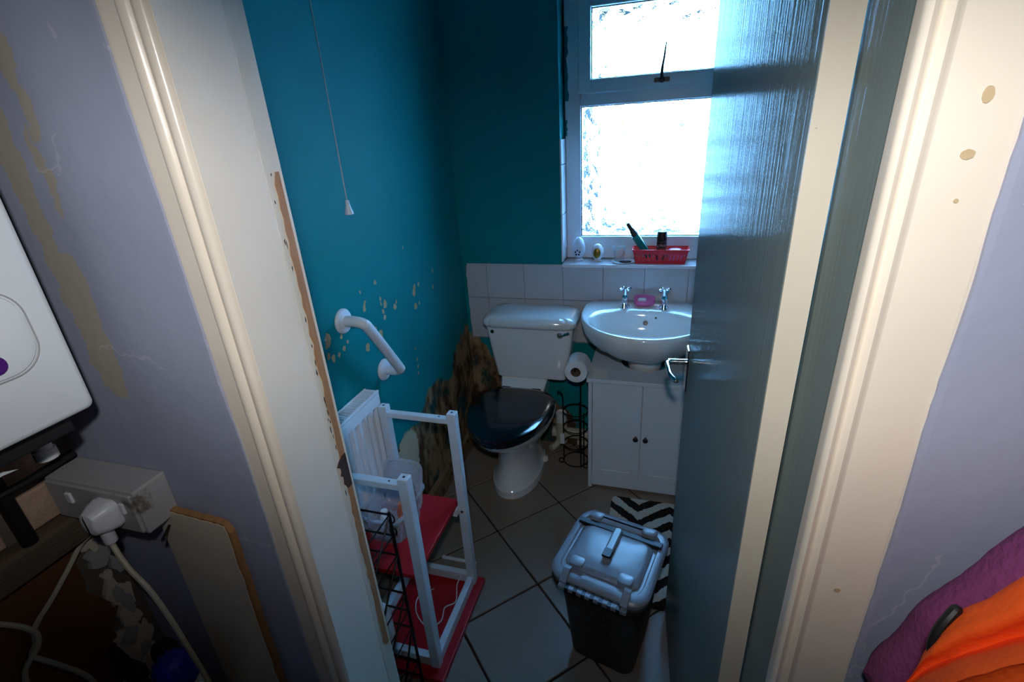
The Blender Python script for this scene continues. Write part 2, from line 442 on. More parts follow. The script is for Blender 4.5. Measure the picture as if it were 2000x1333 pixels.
struct(MB().box(KL - 0.1, KR + 0.1, KB - 0.1, WK - 0.012, -0.09, 0.0).build('floor_kitchen', m_kfloor, smooth=False), 'plain vinyl floor of the kitchen side', 'floor')
struct(MB().box(KL - 0.1, KR + 0.1, KB - 0.1, WB + 0.34, CEIL, CEIL + 0.1).build('ceiling', m_ceiling, smooth=False), 'white painted ceiling over both rooms', 'ceiling')
struct(MB().box(WXL - 0.1, WXL, WF, WB, -0.09, CEIL).build('wall_left', m_teal_left, smooth=False), 'teal painted side wall with chipped and peeling paint', 'wall')
struct(MB().box(WR, WR + 0.1, WF, WB, -0.09, CEIL).build('wall_right', m_teal, smooth=False), 'teal painted wall behind the open door', 'wall')
WX0, WX1, WZ0, WZ1 = -0.412, 0.40, 0.935, 2.05           # window opening
bw = MB()
for y0_, y1_ in ((WB, WB + .15), (WB + .15, WB + .34)):
    ox0, ox1, oz0, oz1 = (WX0, WX1, WZ0, WZ1) if y0_ == WB else (-0.366, 0.360, 0.99, 1.985)
    bw.box(WXL - .1, ox0, y0_, y1_, -0.09, CEIL).box(ox1, WR + .1, y0_, y1_, -0.09, CEIL).box(ox0, ox1, y0_, y1_, -0.09, oz0).box(ox0, ox1, y0_, y1_, oz1, CEIL)
    bw.slot(1)
m_outer = mat('darkened_outer_brick', srgb(58, 50, 48), 0.9, var=0.3, vscale=20)  # outer leaf darkened and narrowed to give dark ripples at the glass edges
wall_back = struct(bw.build('wall_back', [m_teal_back, m_outer], smooth=False), 'teal back wall with window and a band of pale tiles', 'wall')
# tile band on the back wall
MB().box(-0.872, WR - 0.002, WB - 0.004, WB, 0.572, 0.934).build('grout_bed', m_grout, wall_back, smooth=False)
xs = [-0.870, -0.770, -0.590, -0.410, -0.232, -0.056, 0.120, 0.298, 0.476, 0.498]
for r_, (z0, z1) in enumerate(((0.782, 0.946), (0.576, 0.779))):
    for k in range(len(xs) - 1):
        a, b = xs[k], xs[k + 1]
        if r_ == 0 and a > WX0 - .02: z1 = 0.934
        if k == 0:
            pl = [(a + random.uniform(-.004, .006), z0 + (z1 - z0) * i / 6) for i in range(7)]
            poly = [(b - 0.0012, z0 + .0012), (b - 0.0012, z1)] + [(x_, z_) for x_, z_ in reversed(pl)]
        else: poly = [(a + .0012, z0 + .0012), (b - .0012, z0 + .0012), (b - .0012, z1), (a + .0012, z1)]
        d = random.uniform(0, .0006)
        MB().prism(poly, WB - 0.007 - d, WB - 0.002, 'y').build('wall_tile', m_walltile, wall_back, smooth=False, bevel=0.001, seg=1)
# left reveal tiles and its bright teal upper part
for z0, z1 in ((0.958, 1.158), (1.161, 1.361), (1.364, 1.46)):
    MB().box(WX0 - 0.001, WX0 + 0.006, WB - 0.006, WB + 0.092, z0, z1).build('reveal_tile', m_sill, wall_back, smooth=False, bevel=0.001, seg=1)
for z0, z1 in ((0.958, 1.158), (1.161, 1.361), (1.364, 1.46)):
    MB().box(WX1 - 0.006, WX1 + 0.001, WB - 0.006, WB + 0.092, z0, z1).build('reveal_tile', m_sill, wall_back, smooth=False, bevel=0.001, seg=1)

# skirting along the left wall
struct(MB().prism([(WXL, 0), (WXL + 0.014, 0), (WXL + 0.014, 0.085), (WXL + 0.006, 0.10), (WXL, 0.10)], WF + 0.002, WB - 0.002, 'y').build('baseboard_left', m_wood_skirt, smooth=False),
       'stained and peeling wooden skirting below the teal wall', 'skirting')

# wall with the doorway: kitchen side lavender, toilet side teal
fw = MB()
for (x0, x1, z0, z1) in ((KL - 0.1, JL - 0.02, -0.09, CEIL), (JR + 0.02, KR + 0.1, -0.09, CEIL), (JL - 0.02, JR + 0.02, 2.02, CEIL)):
    fw.slot(0).box(x0, x1, WK, WF - 0.02, z0, z1)
    fw.slot(1).box(max(x0, WXL - 0.1), min(x1, WR + 0.1), WF - 0.02, WF, z0, z1)
struct(fw.build('wall_front', [m_lav, m_teal], smooth=False), 'lavender grey painted wall round the doorway with patchy filler', 'wall')
kl = struct(MB().box(KL - 0.1, KL, KB, WK, -0.09, CEIL).build('wall_kitchen_left', m_mortar, smooth=False), 'bare stripped wall with bricks below the boiler', 'wall')
struct(MB().box(KR, KR + 0.1, KB, WK, -0.09, CEIL).build('wall_kitchen_right', m_lav, smooth=False), 'plain lavender kitchen wall off to the right', 'wall')
struct(MB().box(KL - 0.1, KR + 0.1, KB - 0.1, KB, -0.09, CEIL).build('wall_kitchen_back', m_lav, smooth=False), 'plain lavender kitchen wall behind the camera', 'wall')
# exposed bricks on the kitchen's left wall
for row, zz in enumerate((0.945, 1.022, 1.099)):
    for k in range(5):
        y0 = 0.34 - k * 0.225 + (0.11 if row % 2 else 0) + 0.0
        y1 = min(y0 + 0.213, 0.452)
        if y1 - y0 < 0.03: continue
        MB().box(KL - 0.002, KL + 0.006 + random.uniform(0, .004), y0, y1, zz, zz + 0.066).build('brick', m_brick, kl, smooth=False, bevel=0.003, seg=1)
# brown hardboard with a torn edge, and the batten above it
edge = [(0.395 + random.uniform(-.014, .014), 0.46 + 0.43 * i / 16) for i in range(17)]
MB().prism([(-0.60, 0.46)] + edge + [(-0.60, 0.89)], KL, KL + 0.008, 'x').build('hardboard_sheet', m_brown_board, kl, smooth=False)
MB().prism([(KL, 0.893), (KL + 0.034, 0.890), (KL + 0.036, 0.936), (KL + 0.03, 0.942), (KL, 0.942)], -0.9, 0.452, 'y').build('batten', m_ledge, kl, smooth=False, bevel=0.002, seg=1)
for i in range(34):
    zz = random.uniform(.47, .88); yy = .432 - .07 * (.88 - zz) / .4 * random.random() + random.uniform(-.012, .014)
    a = random.uniform(.006, .018); b = random.uniform(.010, .032)
    pts = [(min(yy + a * math.cos(q * .524) * random.uniform(.5, 1.3), .458), zz + b * math.sin(q * .524) * random.uniform(.5, 1.3)) for q in range(12)]
    MB().prism(pts, KL, KL + random.uniform(.0085, .0100), 'x').build('paint_flake', m_cream_worn if i % 3 else m_socket, kl, smooth=False)
# unseen supports added low on either side under bottles and clothes
struct(MB().box(KL, -0.60, -0.4, WK, 0.0, 0.44).build('trim_support_left', m_lav, smooth=False, bevel=0.003), 'low added boxing in the kitchen corner under the boiler', 'support')
struct(MB().box(0.275, 0.80, 0.02, WK, 0.0, 0.93).build('trim_support_right', m_lav, smooth=False, bevel=0.003), 'added boxing below the heap of clothes', 'support')

# ------------------------------------------------------------------ door frame
jl = sroot('trim_1', 'cream left door jamb with paint chipped to bare wood', (JL, 0.5, 0), 'door frame')
MB().box(JL - 0.02, JL, 0.449, 0.5436, 0, 2.0).build('jamb_board', m_cream, jl, smooth=False, bevel=0.0005)
MB().box(JL - 0.02, JL - 0.0016, 0.5425, 0.5462, 0, 2.0).build('joint_line', m_black, jl, smooth=False)
MB().box(JL - 0.02, JL - 0.0006, 0.5452, 0.577, 0, 2.0).build('door_stop', m_cream_worn, jl, smooth=False, bevel=0.0006)
def ragged(y0, y1, z0, z1, amp, n, x0, x1):
    a = [(y0 + random.uniform(-amp, amp) * (1 if 0 < i < n else .2) + (0.5 * (y1 - y0) if i in (0, n) else 0), z0 + (z1 - z0) * i / n) for i in range(n + 1)]
    b = [(y1, z1 - (z1 - z0) * i / n) for i in range(n + 1)]
    return MB().prism(a + b, x0, x1, 'x')
ragged(0.5570, 0.5705, 0.55, 1.47, 0.0022, 60, JL - 0.004, JL + 0.0002).build('bare_wood_strip', m_bare_wood, jl, smooth=False)
ragged(0.5505, 0.5705, 0.955, 1.02, 0.006, 10, JL - 0.004, JL + 0.0010).build('latch_gouge', m_dark_wood, jl, smooth=False)
for i in range(26):
    z_ = random.uniform(0.9, 1.55); y_ = 0.5515 + random.uniform(-.002, .004)
    h_ = random.uniform(.004, .016)
    MB().prism([(y_, z_), (y_ + random.uniform(.0008, .002), z_ + h_ * .3), (y_ + random.uniform(.0004, .002), z_ + h_), (y_ - .0006, z_ + h_ * .7)], JL - 0.004, JL - 0.0004, 'x').build('paint_chip', m_dark_wood, jl, smooth=False)
al = [(-0.562, .46), (-0.562, .450), (-0.557, .4475), (-0.5562, .44746), (-0.5312, .44605), (-0.530, .4460), (-0.527, .4425), (-0.522, .4395), (-0.517, .4400), (-0.5135, .4430), (-0.5115, .4460), (-0.5085, .4455), (-0.5050, .4415), (-0.4995, .4390), (-0.4945, .4405), (-0.4915, .4440), (-0.4905, .4495), (-0.4905, .46)]
alo = struct(MB().prism(al, 0, 2.06).build('trim_2', m_cream, smooth=True, angle=50), 'cream moulded architrave left of the doorway beside the boiler', 'architrave')
jr = sroot('trim_3', 'grey green right door jamb beside the hinge edge', (JR, 0.5, 0), 'door frame')
MB().box(JR, JR + 0.02, 0.449, 0.577, 0, 2.0).build('jamb_board', m_door, jr, smooth=False, bevel=0.002)
ar = [(0.236, .46), (0.236, .450), (0.230, .4470), (0.2292, .44697), (0.1818, .44553), (0.181, .4455), (0.1775, .4430), (0.1745, .4415), (0.1720, .4440), (0.1700, .4475), (0.1675, .4465), (0.1650, .4425), (0.1620, .4410), (0.1590, .4430), (0.1580, .4480), (0.1580, .46)]
art = struct(MB().prism(ar, 0, 2.06).build('trim_4', m_cream, smooth=True, angle=50), 'cream architrave right of the doorway with brown knot stains', 'architrave')
m_knot = mat('brown_knot_stain', srgb(206, 180, 142), 0.4, var=0.4, vscale=60)
for (x_, z_, a, b) in ((0.207, 1.504, .0035, .0055), (0.205, 1.466, .0045, .0035), (0.206, 1.434, .0016, .0016), (0.200, 1.034, .003, .003)):
    MB().prism([(x_ + a * math.cos(q * .2618) * random.uniform(.92, 1.06), z_ + b * math.sin(q * .2618) * random.uniform(.92, 1.06)) for q in range(24)], 0.4455, 0.4459, 'y').build('knot_stain', m_knot, art, smooth=False)
struct(MB().box(JL - 0.02, JR + 0.02, 0.449, 0.577, 2.0, 2.02).build('trim_5', m_cream, smooth=False), 'cream head of the door frame', 'door frame')
struct(MB().box(-0.578, 0.236, 0.444, 0.46, 2.0, 2.06).build('trim_6', m_cream, smooth=False, bevel=0.003), 'cream architrave across the top of the doorway', 'architrave')

def paint_edge(xo, sg, par):
    e = [(xo + sg * (.004 + .0035 * mnoise.noise(Vector((z_ * 9, xo, 0))) + .0012 * mnoise.noise(Vector((z_ * 60, xo, 3)))), z_) for z_ in [i * 2.0 / 160 for i in range(161)]]
    MB().prism([(xo - sg * .001, 0)] + e + [(xo - sg * .001, 2.0)], .4448, .4600, 'y').build('overpainted_edge', m_lav, par, smooth=False)
paint_edge(-0.562, 1, alo); paint_edge(0.236, -1, art)
# ------------------------------------------------------------------ door, open into the room
PH = Vector((0.129, 0.566, 0)); E_ = Vector((-0.07, 1, 0)).normalized(); N_ = Vector((-1, -0.07, 0)).normalized()
DM = Matrix(((E_.x, -N_.x, 0, PH.x), (E_.y, -N_.y, 0, PH.y), (0, 0, 1, 0), (0, 0, 0, 1)))   # local x along door, local y into its thickness
door = sroot('door_1', 'glossy grey green flush door standing open into the room', PH, 'door')
MB().box(0.001, 0.645, 0, 0.030, 0.012, 1.985).xf(DM).build('door_panel', m_door, door, smooth=False, bevel=0.0015)
MB().box(-0.0015, 0.0012, 0.0003, 0.0297, 0.012, 1.985).xf(DM).build('hinge_edge', m_cream_worn, door, smooth=False)
for z_ in (0.22, 1.72):
    MB().tube([DM @ Vector((0.001, 0.0335, z_)), DM @ Vector((0.001, 0.0335, z_ + 0.08))], 0.0035, 10).build('hinge', m_dark_metal, door)
hp = MB().prism([(0.615 + 0.019 * math.cos(a), 0.0) for a in ()] or [(0.594, 0.865), (0.634, 0.865), (0.634, 0.982), (0.594, 0.982)], -0.007, 0.0, 'y').xf(DM).build('handle_plate', m_chrome, door, smooth=False, bevel=0.003)
hz = 0.942
lev = MB()
lev.tube([DM @ Vector((0.616, -0.006, hz)), DM @ Vector((0.616, -0.050, hz))], 0.0075, 14)
lev.build('spindle', m_chrome, hp)
pts = smooth_path([(0.616, -0.044, hz), (0.605, -0.052, hz), (0.575, -0.052, hz - .001), (0.540, -0.048, hz - .003), (0.518, -0.036, hz - .006)], 6)
MB().tube([DM @ Vector(p) for p in pts], [0.0065] * (len(pts) - 3) + [0.0062, 0.0055, 0.004], 12).build('lever', m_chrome, hp)
hq = MB().prism([(0.594, 0.865), (0.634, 0.865), (0.634, 0.982), (0.594, 0.982)], 0.030, 0.037, 'y').xf(DM).build('handle_plate', m_chrome, door, smooth=False, bevel=0.003)
MB().tube([DM @ Vector(p) for p in ((0.616, 0.034, hz), (0.616, 0.08, hz), (0.59, 0.085, hz), (0.53, 0.082, hz))], 0.0065, 12).build('lever', m_chrome, hq)

# ------------------------------------------------------------------ window
win = sroot('window_1', 'white window with rippled obscure glass and a top opening light', (0, 2.2, WZ0), 'window')
YF0, YF1 = 2.188, 2.245
gx0, gx1 = -0.342, 0.345
fr = MB()
fr.box(-0.406, gx0, YF0, YF1, 0.955, 2.045).box(gx1, 0.396, YF0, YF1, 0.955, 2.045)
fr.box(gx0, gx1, YF0, YF1, 0.955, 1.051).box(gx0, gx1, YF0, YF1, 1.960, 2.045).box(gx0, gx1, YF0, YF1, 1.576, 1.628)
fr.build('frame', m_upvc, win, smooth=False, bevel=0.004)
sx0, sx1, sz0, sz1 = -0.300, 0.303, 1.672, 1.912
sa = MB(); o0 = 0.012
sa.box(gx0 - .008, sx0, YF0 - o0, YF1 - .01, 1.622, 1.966).box(sx1, gx1 + .008, YF0 - o0, YF1 - .01, 1.622, 1.966).box(sx0, sx1, YF0 - o0, YF1 - .01, 1.622, sz0).box(sx0, sx1, YF0 - o0, YF1 - .01, sz1, 1.966)
sash = sa.build('opening_sash', m_upvc, win, smooth=False, bevel=0.005)
def gasket(x0, x1, z0, z1, y, par):
    g = MB(); t_ = 0.004
    g.box(x0, x0 + t_, y, y + .004, z0, z1).box(x1 - t_, x1, y, y + .004, z0, z1).box(x0, x1, y, y + .004, z0, z0 + t_).box(x0, x1, y, y + .004, z1 - t_, z1)
    return g.build('gasket', m_gasket, par, smooth=False)
gasket(gx0 - .001, gx1 + .001, 1.050, 1.577, 2.204, win)
gasket(sx0 - .001, sx1 + .001, sz0 - .001, sz1 + .001, 2.196, sash)
pane(gx0, gx1, 2.212, 2.216, 1.051, 1.576).build('pane', m_glass, win, smooth=False)
pane(sx0, sx1, 2.206, 2.210, sz0, sz1).build('pane', m_glass, win, smooth=False)
h_ = MB().lathe([(0.0, .0), (0.011, .0), (0.011, .006), (0.007, .010), (0.006, .022), (0, .022)], (-0.03, YF0 - o0, 1.648), 14, (0, -1, 0))
h_.box(-0.058, -0.002, YF0 - o0 - .004, YF0 - o0, 1.640, 1.656)
hb = h_.build('sash_handle', m_dark_metal, sash, bevel=0.001)
pts = smooth_path([(-0.03, YF0 - o0 - .022, 1.648), (-0.031, YF0 - o0 - .026, 1.68), (-0.026, YF0 - o0 - .03, 1.715), (-0.022, YF0 - o0 - .028, 1.752), (-0.020, YF0 - o0 - .024, 1.772)], 5)
MB().tube(pts, [0.0065 - 0.005 * i / (len(pts) - 1) for i in range(len(pts))], 8).build('handle_arm', m_dark_metal, hb)
MB().box(WX0 + .001, WX1 - .001, WB - 0.012, YF0 + .02, WZ0, 0.950).build('window_sill', m_sill, win, smooth=False, bevel=0.003)
# painted patches left on the frame side
for (z0, z1, a) in ((1.60, 1.86, .016), (1.47, 1.53, .010)):
    n_ = 12
    pl = [(-0.405, z0)] + [(-0.405 + a * random.uniform(.4, 1.1), z0 + (z1 - z0) * i / n_) for i in range(n_ + 1)] + [(-0.405, z1)]
    MB().prism(pl, YF0 - 0.0008, YF0 + .0002, 'y').build('paint_smear', m_teal, win, smooth=False)

# outside: yard, hedge and a yellowing tree seen through the rippled glass
m_yard = mat('pale_paving', srgb(170, 168, 160), 0.9, var=0.2, vscale=3)
m_hedge = mat('hedge_leaves', srgb(176, 150, 124), 0.9, var=0.5, vscale=12)
m_yellow = mat('yellow_leaves', srgb(190, 160, 50), 0.9, var=0.4, vscale=9)
m_fence = mat('grey_brown_fence', srgb(110, 95, 88), 0.9, var=0.3, vscale=6)
struct(MB().box(-8, 8, WB + 0.35, 14, -0.4, -0.3).build('floor_yard', m_yard, smooth=False), 'pale paved yard outside the window', 'ground')
def blob(name, c, r, m, label, cat, seed):
    bm = bmesh.new(); bmesh.ops.create_icosphere(bm, subdivisions=4, radius=1.0)
    for v in bm.verts:
        k = 1 + 0.22 * mnoise.noise(v.co * 2.2 + Vector((seed, 0, 0))) + 0.12 * mnoise.noise(v.co * 7 + Vector((0, seed, 0)))
        v.co = Vector((v.co.x * r[0] * k, v.co.y * r[1] * k, v.co.z * r[2] * k))
    me = bpy.data.meshes.new(name); bm.to_mesh(me); bm.free(); me.materials.append(m)
    for p in me.polygons: p.use_smooth = True
    o = bpy.data.objects.new(name, me); COL.objects.link(o); o.location = c
    return o
hd = thing('garden_hedge', 'dark green hedge blurred behind the lower window pane', 'hedge', (0.2, 6.6, -0.3))
for i in range(5):
    b = blob('hedge_clump', (0, 0, 0), (0.85, 0.5, 0.62), m_hedge, None, None, i * 3.1)
    b.parent = hd; b.location = (-2.6 + i * 1.3, 0, 0.50)
tr = thing('yard_tree', 'yellow leafed tree blurred behind the upper left glass', 'tree', (-1.5, 4.6, -0.3))
b = blob('crown', (0, 0, 0), (0.8, 0.7, 0.75), m_yellow, None, None, 9.0); b.parent = tr; b.location = (0, 0, 2.45)
MB().tube([(-1.5, 4.6, -0.3), (-1.48, 4.6, 0.8), (-1.5, 4.6, 1.9)], [0.09, 0.07, 0.05], 10).build('trunk', m_dark_wood, tr)

# ------------------------------------------------------------------ camera flash above the camera, built as an added hanging lamp
lp = thing('camera_flash', 'small hooded lamp added above the camera in place of its flash', 'lamp', (LAMP_POS.x, LAMP_POS.y - .06, CEIL))
MB().lathe([(0, 0), (.045, 0), (.045, -.012), (.012, -.03), (0, -.03)], (LAMP_POS.x, LAMP_POS.y - .06, CEIL), 20).build('added_ceiling_rose', m_white_plastic, lp)
MB().tube([(LAMP_POS.x, LAMP_POS.y - .06, CEIL - .02), (LAMP_POS.x, LAMP_POS.y - .06, LAMP_POS.z + .05)], .004, 8).build('flex', m_white_plastic, lp)  # rose and flex are made up to hang the flash
LMX = Matrix.Translation(LAMP_POS) @ Matrix.Rotation(LAMP_TILT, 4, 'X')
MB().box(-.085, .085, -.060, -.050, -.040, .040).xf(LMX).build('shade_back', m_black, lp, smooth=False)
MB().box(-.085, .085, -.050, .086, .0275, .0315).xf(LMX).build('top_flap', m_black, lp, smooth=False)  # flaps added to dim the beam towards top and bottom
MB().box(-.085, .085, -.050, .066, -.038, -.034).xf(LMX).build('bottom_flap', m_black, lp, smooth=False)
ld = bpy.data.lights.new('flash_bulb', 'SPOT'); ld.energy = LAMP_W; ld.color = LAMP_COL; ld.shadow_soft_size = 0.022
ld.spot_size = math.radians(178); ld.spot_blend = 1.0
lo = bpy.data.objects.new('flash_spot', ld); COL.objects.link(lo); lo.parent = lp
lo.location = LAMP_POS - Vector((LAMP_POS.x, LAMP_POS.y - .06, CEIL))
lo.rotation_euler = (LMX.to_3x3() @ Vector((-.27, 1, 0))).to_track_quat('-Z', 'Y').to_euler()

# ------------------------------------------------------------------ toilet
TX = -0.566
to = thing('toilet', 'white close coupled toilet with black seat lid in the corner', 'toilet', (TX, 1.80, 0))
def ell(cx, cy, rx, ryf, ryb, z, n=40, pf=2.0, pb=2.0, tap=0.0):
    out = []
    for k in range(n):
        a = 2 * math.pi * k / n; c_, s_ = math.cos(a), math.sin(a)
        p_ = pf if s_ < 0 else pb
        x = math.copysign(abs(c_) ** (2 / p_), c_) * rx; y = math.copysign(abs(s_) ** (2 / p_), s_)
        y = y * (ryf if s_ < 0 else ryb)
        if s_ > 0: x *= 1 - tap * s_
        out.append((cx + x, cy + y, z))
    return out
rings = [ell(TX - .02, 1.82, .112, .195, .20, 0.0, pb=3), ell(TX - .02, 1.82, .112, .195, .20, 0.035, pb=3), ell(TX - .02, 1.82, .100, .180, .19, .05, pb=3), ell(TX - .015, 1.82, .088, .155, .18, .12, pb=3),
         ell(TX - .01, 1.81, .090, .155, .18, .20, pb=3), ell(TX - .005, 1.80, .115, .19, .17, .26, pb=3), ell(TX, 1.78, .148, .245, .16, .32, pb=3), ell(TX, 1.76, .168, .290, .16, .365, pb=3), ell(TX, 1.75, .173, .300, .15, .395, pb=3), ell(TX, 1.75, .165, .292, .145, .400, pb=3)]
pan = MB().loft(rings).build('pan', m_porcelain, to)
# side relief of the foot: floor fixing ear
MB().lathe([(0, 0), (.022, 0), (.02, .012), (.008, .016), (0, .016)], (TX + .085, 1.90, 0.03), 14).build('floor_fixing', m_porcelain, pan)
MB().loft([[(TX - w_, y_, z), (TX + w_, y_, z), (TX + w_, 2.02, z), (TX - w_, 2.02, z)] for z, w_, y_ in ((.30, .085, 1.84), (.385, .100, 1.845), (.415, .100, 1.872), (.463, .112, 1.925))]).build('neck', m_porcelain, to, bevel=0.012, seg=3)
sr = [ell(TX, 1.735, .176, .300, .125, z, pb=4.0, tap=.27) for z in (.402, .418)]
MB().loft([ell(TX, 1.735, .168, .29, .12, .402, pb=4, tap=.27)] + [ell(TX, 1.735, .176, .300, .125, z, pb=4.0, tap=.27) for z in (.405, .416)] + [ell(TX, 1.735, .172, .296, .123, .419, pb=4, tap=.27)]).build('seat', m_black_seat, to)
lid_r = []
for s_, z in ((.965, .421), (.995, .423), (1.0, .430), (.985, .439), (.93, .444), (.75, .448), (.4, .450), (.1, .4505)):
    lid_r.append(ell(TX, 1.70 + (1.735 - 1.70) * s_, .182 * s_, .300 * s_, .125 * s_, z, pb=4.0, tap=.27))
MB().loft(lid_r).build('seat_lid', m_black_seat, to)
for sx in (-.07, .07):
    MB().tube([(TX + sx - .02, 1.868, .425), (TX + sx + .02, 1.868, .425)], .010, 12).build('seat_hinge', m_black_seat, to)
CX = -0.530
cis = MB().loft([rrect(CX, 1.995, hx, hy, .022, z) for z, hx, hy in ((.462, .150, .080), (.468, .160, .088), (.56, .176, .092), (.66, .190, .095), (.715, .197, .098))]).build('cistern', m_porcelain, to)
def scallop(hx, hy, z, amp, n=96):
    out = []
    base = rrect(CX, 1.988, hx, hy, min(.05, hy * .7), z, 23)
    for (x, y, zz) in base:
        k = 0
        if y < 1.97: k = amp * abs(math.sin((x - CX) / hx * math.pi * 3.0 + math.pi / 2)) * min(1, (1.97 - y) / .04)
        out.append((x, y - k, zz))
    return out
MB().loft([scallop(.195, .095, .712, 0), scallop(.207, .103, .716, .006), scallop(.211, .105, .730, .013), scallop(.207, .102, .748, .014), scallop(.190, .092, .762, .012), scallop(.14, .07, .768, .005), scallop(.05, .03, .769, 0)]).build('cistern_lid', m_porcelain, to, angle=60)
lv = MB().lathe([(0, 0), (.014, 0), (.014, .008), (.009, .014), (0, .014)], (-0.388, 1.897, .690), 16, (0, -1, 0)).build('flush_boss', m_chrome, cis)
MB().tube([(-0.388, 1.884, .690), (-0.372, 1.872, .700), (-0.345, 1.868, .712)], [.006, .005, .006], 10).build('flush_lever', m_chrome, lv)
MB().lathe([(0, 0), (.009, 0), (.008, .004), (0, .005)], (-0.694, 1.9, .690), 14, (0, -1, 0)).build('blank_plug', m_dark_metal, cis)

# ------------------------------------------------------------------ basin
BX = -0.045
ba = thing('wash_basin', 'white scalloped wash basin on pedestal under the window', 'basin', (BX, 1.95, 0))
NB = 72
def bring(s_, z, yc=1.93, rx=.255, rf=.285, rb=.163, flute=0.0, yshift=0):
    out = []
    for k in range(NB):
        a = 2 * math.pi * k / NB; c_, q = math.cos(a), math.sin(a)
        if q < 0: x, y = c_ * rx, q * rf
        else: x, y = math.copysign(abs(c_) ** .42, c_) * rx, abs(q) ** .42 * rb
        fl_ = 1 + (flute * (abs(math.cos(a * 5.0 + .3)) - .5) if q < .2 else 0)
        yb = y * s_ * (fl_ if q < 0 else 1)
        if q > 0: yb = y * max(s_, .55)
        out.append((BX + x * s_ * fl_, yc + yshift + yb, z))
    return out
def inner(s_, z, yc=1.845):
    return [(BX + .208 * s_ * math.cos(2 * math.pi * k / NB), yc + (.158 if math.sin(2 * math.pi * k / NB) < 0 else .105) * s_ * math.sin(2 * math.pi * k / NB), z) for k in range(NB)]
rg = [bring(.28, .634, flute=0), bring(.42, .637, flute=.04), bring(.62, .655, flute=.055), bring(.80, .685, flute=.05), bring(.92, .718, flute=.04), bring(.985, .752, flute=.028), bring(1.0, .775, flute=.012), bring(.997, .788), bring(.985, .793), bring(.965, .795)]
rg += [inner(1.06, .793), inner(1.0, .785), inner(.95, .765), inner(.86, .73), inner(.70, .695), inner(.45, .676), inner(.12, .670)]
basin = MB().loft(rg).build('bowl', m_porcelain, ba, angle=60)
MB().lathe([(.085, 0), (.083, .02), (.066, .08), (.060, .3), (.062, .5), (.078, .60), (.092, .648)], (-0.035, 1.965, 0), 32).build('pedestal', m_porcelain, ba)
MB().lathe([(0, 0), (.010, 0), (.010, .002), (0, .003)], (BX + .005, 1.9365, .748), 16, (0, -1, .45)).build('overflow_hole', m_dark_metal, basin)
MB().lathe([(0, 0), (.004, 0), (.004, .002), (0, .003)], (BX + .045, 1.9365, .772), 10, (0, -1, .45)).build('chain_hole', m_black, basin)
for tx in (-0.128, 0.028):
    ty = 1.998
    tp = MB().lathe([(0, 0), (.020, 0), (.020, .005), (.014, .010), (.013, .040), (.015, .044), (.012, .050), (.009, .054), (.009, .078), (.0, .078)], (tx, ty, .794), 20).build('tap', m_chrome, ba)
    MB().tube([(tx, ty, .822), (tx, ty - .025, .826), (tx, ty - .052, .820), (tx, ty - .056, .806)], [.010, .0095, .009, .009], 12).build('spout', m_chrome, tp)
    for q in range(4):
        d = Vector((math.cos(q * math.pi / 2 + .5), math.sin(q * math.pi / 2 + .5), 0)); c_ = Vector((tx, ty, .873))
        MB().tube([c_, c_ + d * .014, c_ + d * .018, c_ + d * .025], [.0035, .0035, .006, .0045], 10).build('cross_arm', m_chrome, tp)
    MB().lathe([(0, 0), (.010, 0), (.010, .010), (.006, .014), (0, .015)], (tx, ty, .866), 14).build('tap_cap', m_chrome, tp)
so = MB()
rings = []
for s_, z in ((.75, .7955), (.95, .801), (1.06, .812), (1.0, .822), (.86, .818), (.6, .812), (.1, .811)):
    rings.append([(-0.055 + .042 * s_ * math.cos(2 * math.pi * k / 28) * (1 + .12 * math.cos(3 * 2 * math.pi * k / 28)), 2.020 + .030 * s_ * math.sin(2 * math.pi * k / 28), z + (.012 * s_ if math.sin(2 * math.pi * k / 28) > .2 else 0)) for k in range(28)])
sd = thing('soap_dish', 'pink soap dish between the two chrome taps', 'soap dish', (-0.055, 2.02, .795))
so.loft(rings).build('dish', m_pink, sd)
MB().loft([rrect(-0.06, 2.018, .018 * s_, .012 * s_, .008 * s_, z, 4) for s_, z in ((.8, .8125), (1, .816), (1, .823), (.7, .827))]).build('soap_bar', m_paper, sd)

# ------------------------------------------------------------------ under-basin cabinet
cb = thing('basin_cabinet', 'white two door cupboard round the basin pedestal', 'cabinet', (-0.03, 1.93, 0))
cx0, cx1, cy0, cy1, ct = -0.252, 0.186, 1.786, 2.084, 0.538
MB().box(cx0, cx0 + .016, cy0, cy1, 0, ct).build('side_panel', m_cab, cb, smooth=False, bevel=0.001)
MB().box(cx1 - .016, cx1, cy0, cy1, 0, ct).build('side_panel', m_cab, cb, smooth=False, bevel=0.001)
notch = [(-0.035 + .098 * math.cos(math.radians(180 + a)), 1.975 + .098 * math.sin(math.radians(180 + a))) for a in range(0, 181, 12)]
top_poly = [(cx0 - .006, cy0 - .010), (cx1 + .006, cy0 - .010), (cx1 + .006, cy1), (0.063, cy1)] + list(reversed(notch)) + [(-0.133, cy1), (cx0 - .006, cy1)]
MB().prism(top_poly, ct, ct + .018).build('top_board', m_cab, cb, smooth=False, bevel=0.002)
MB().box(cx0 + .016, cx1 - .016, cy0 + .004, cy0 + .018, 0.012, 0.062).build('plinth', m_cab, cb, smooth=False, bevel=0.001)
xm = (cx0 + cx1) / 2
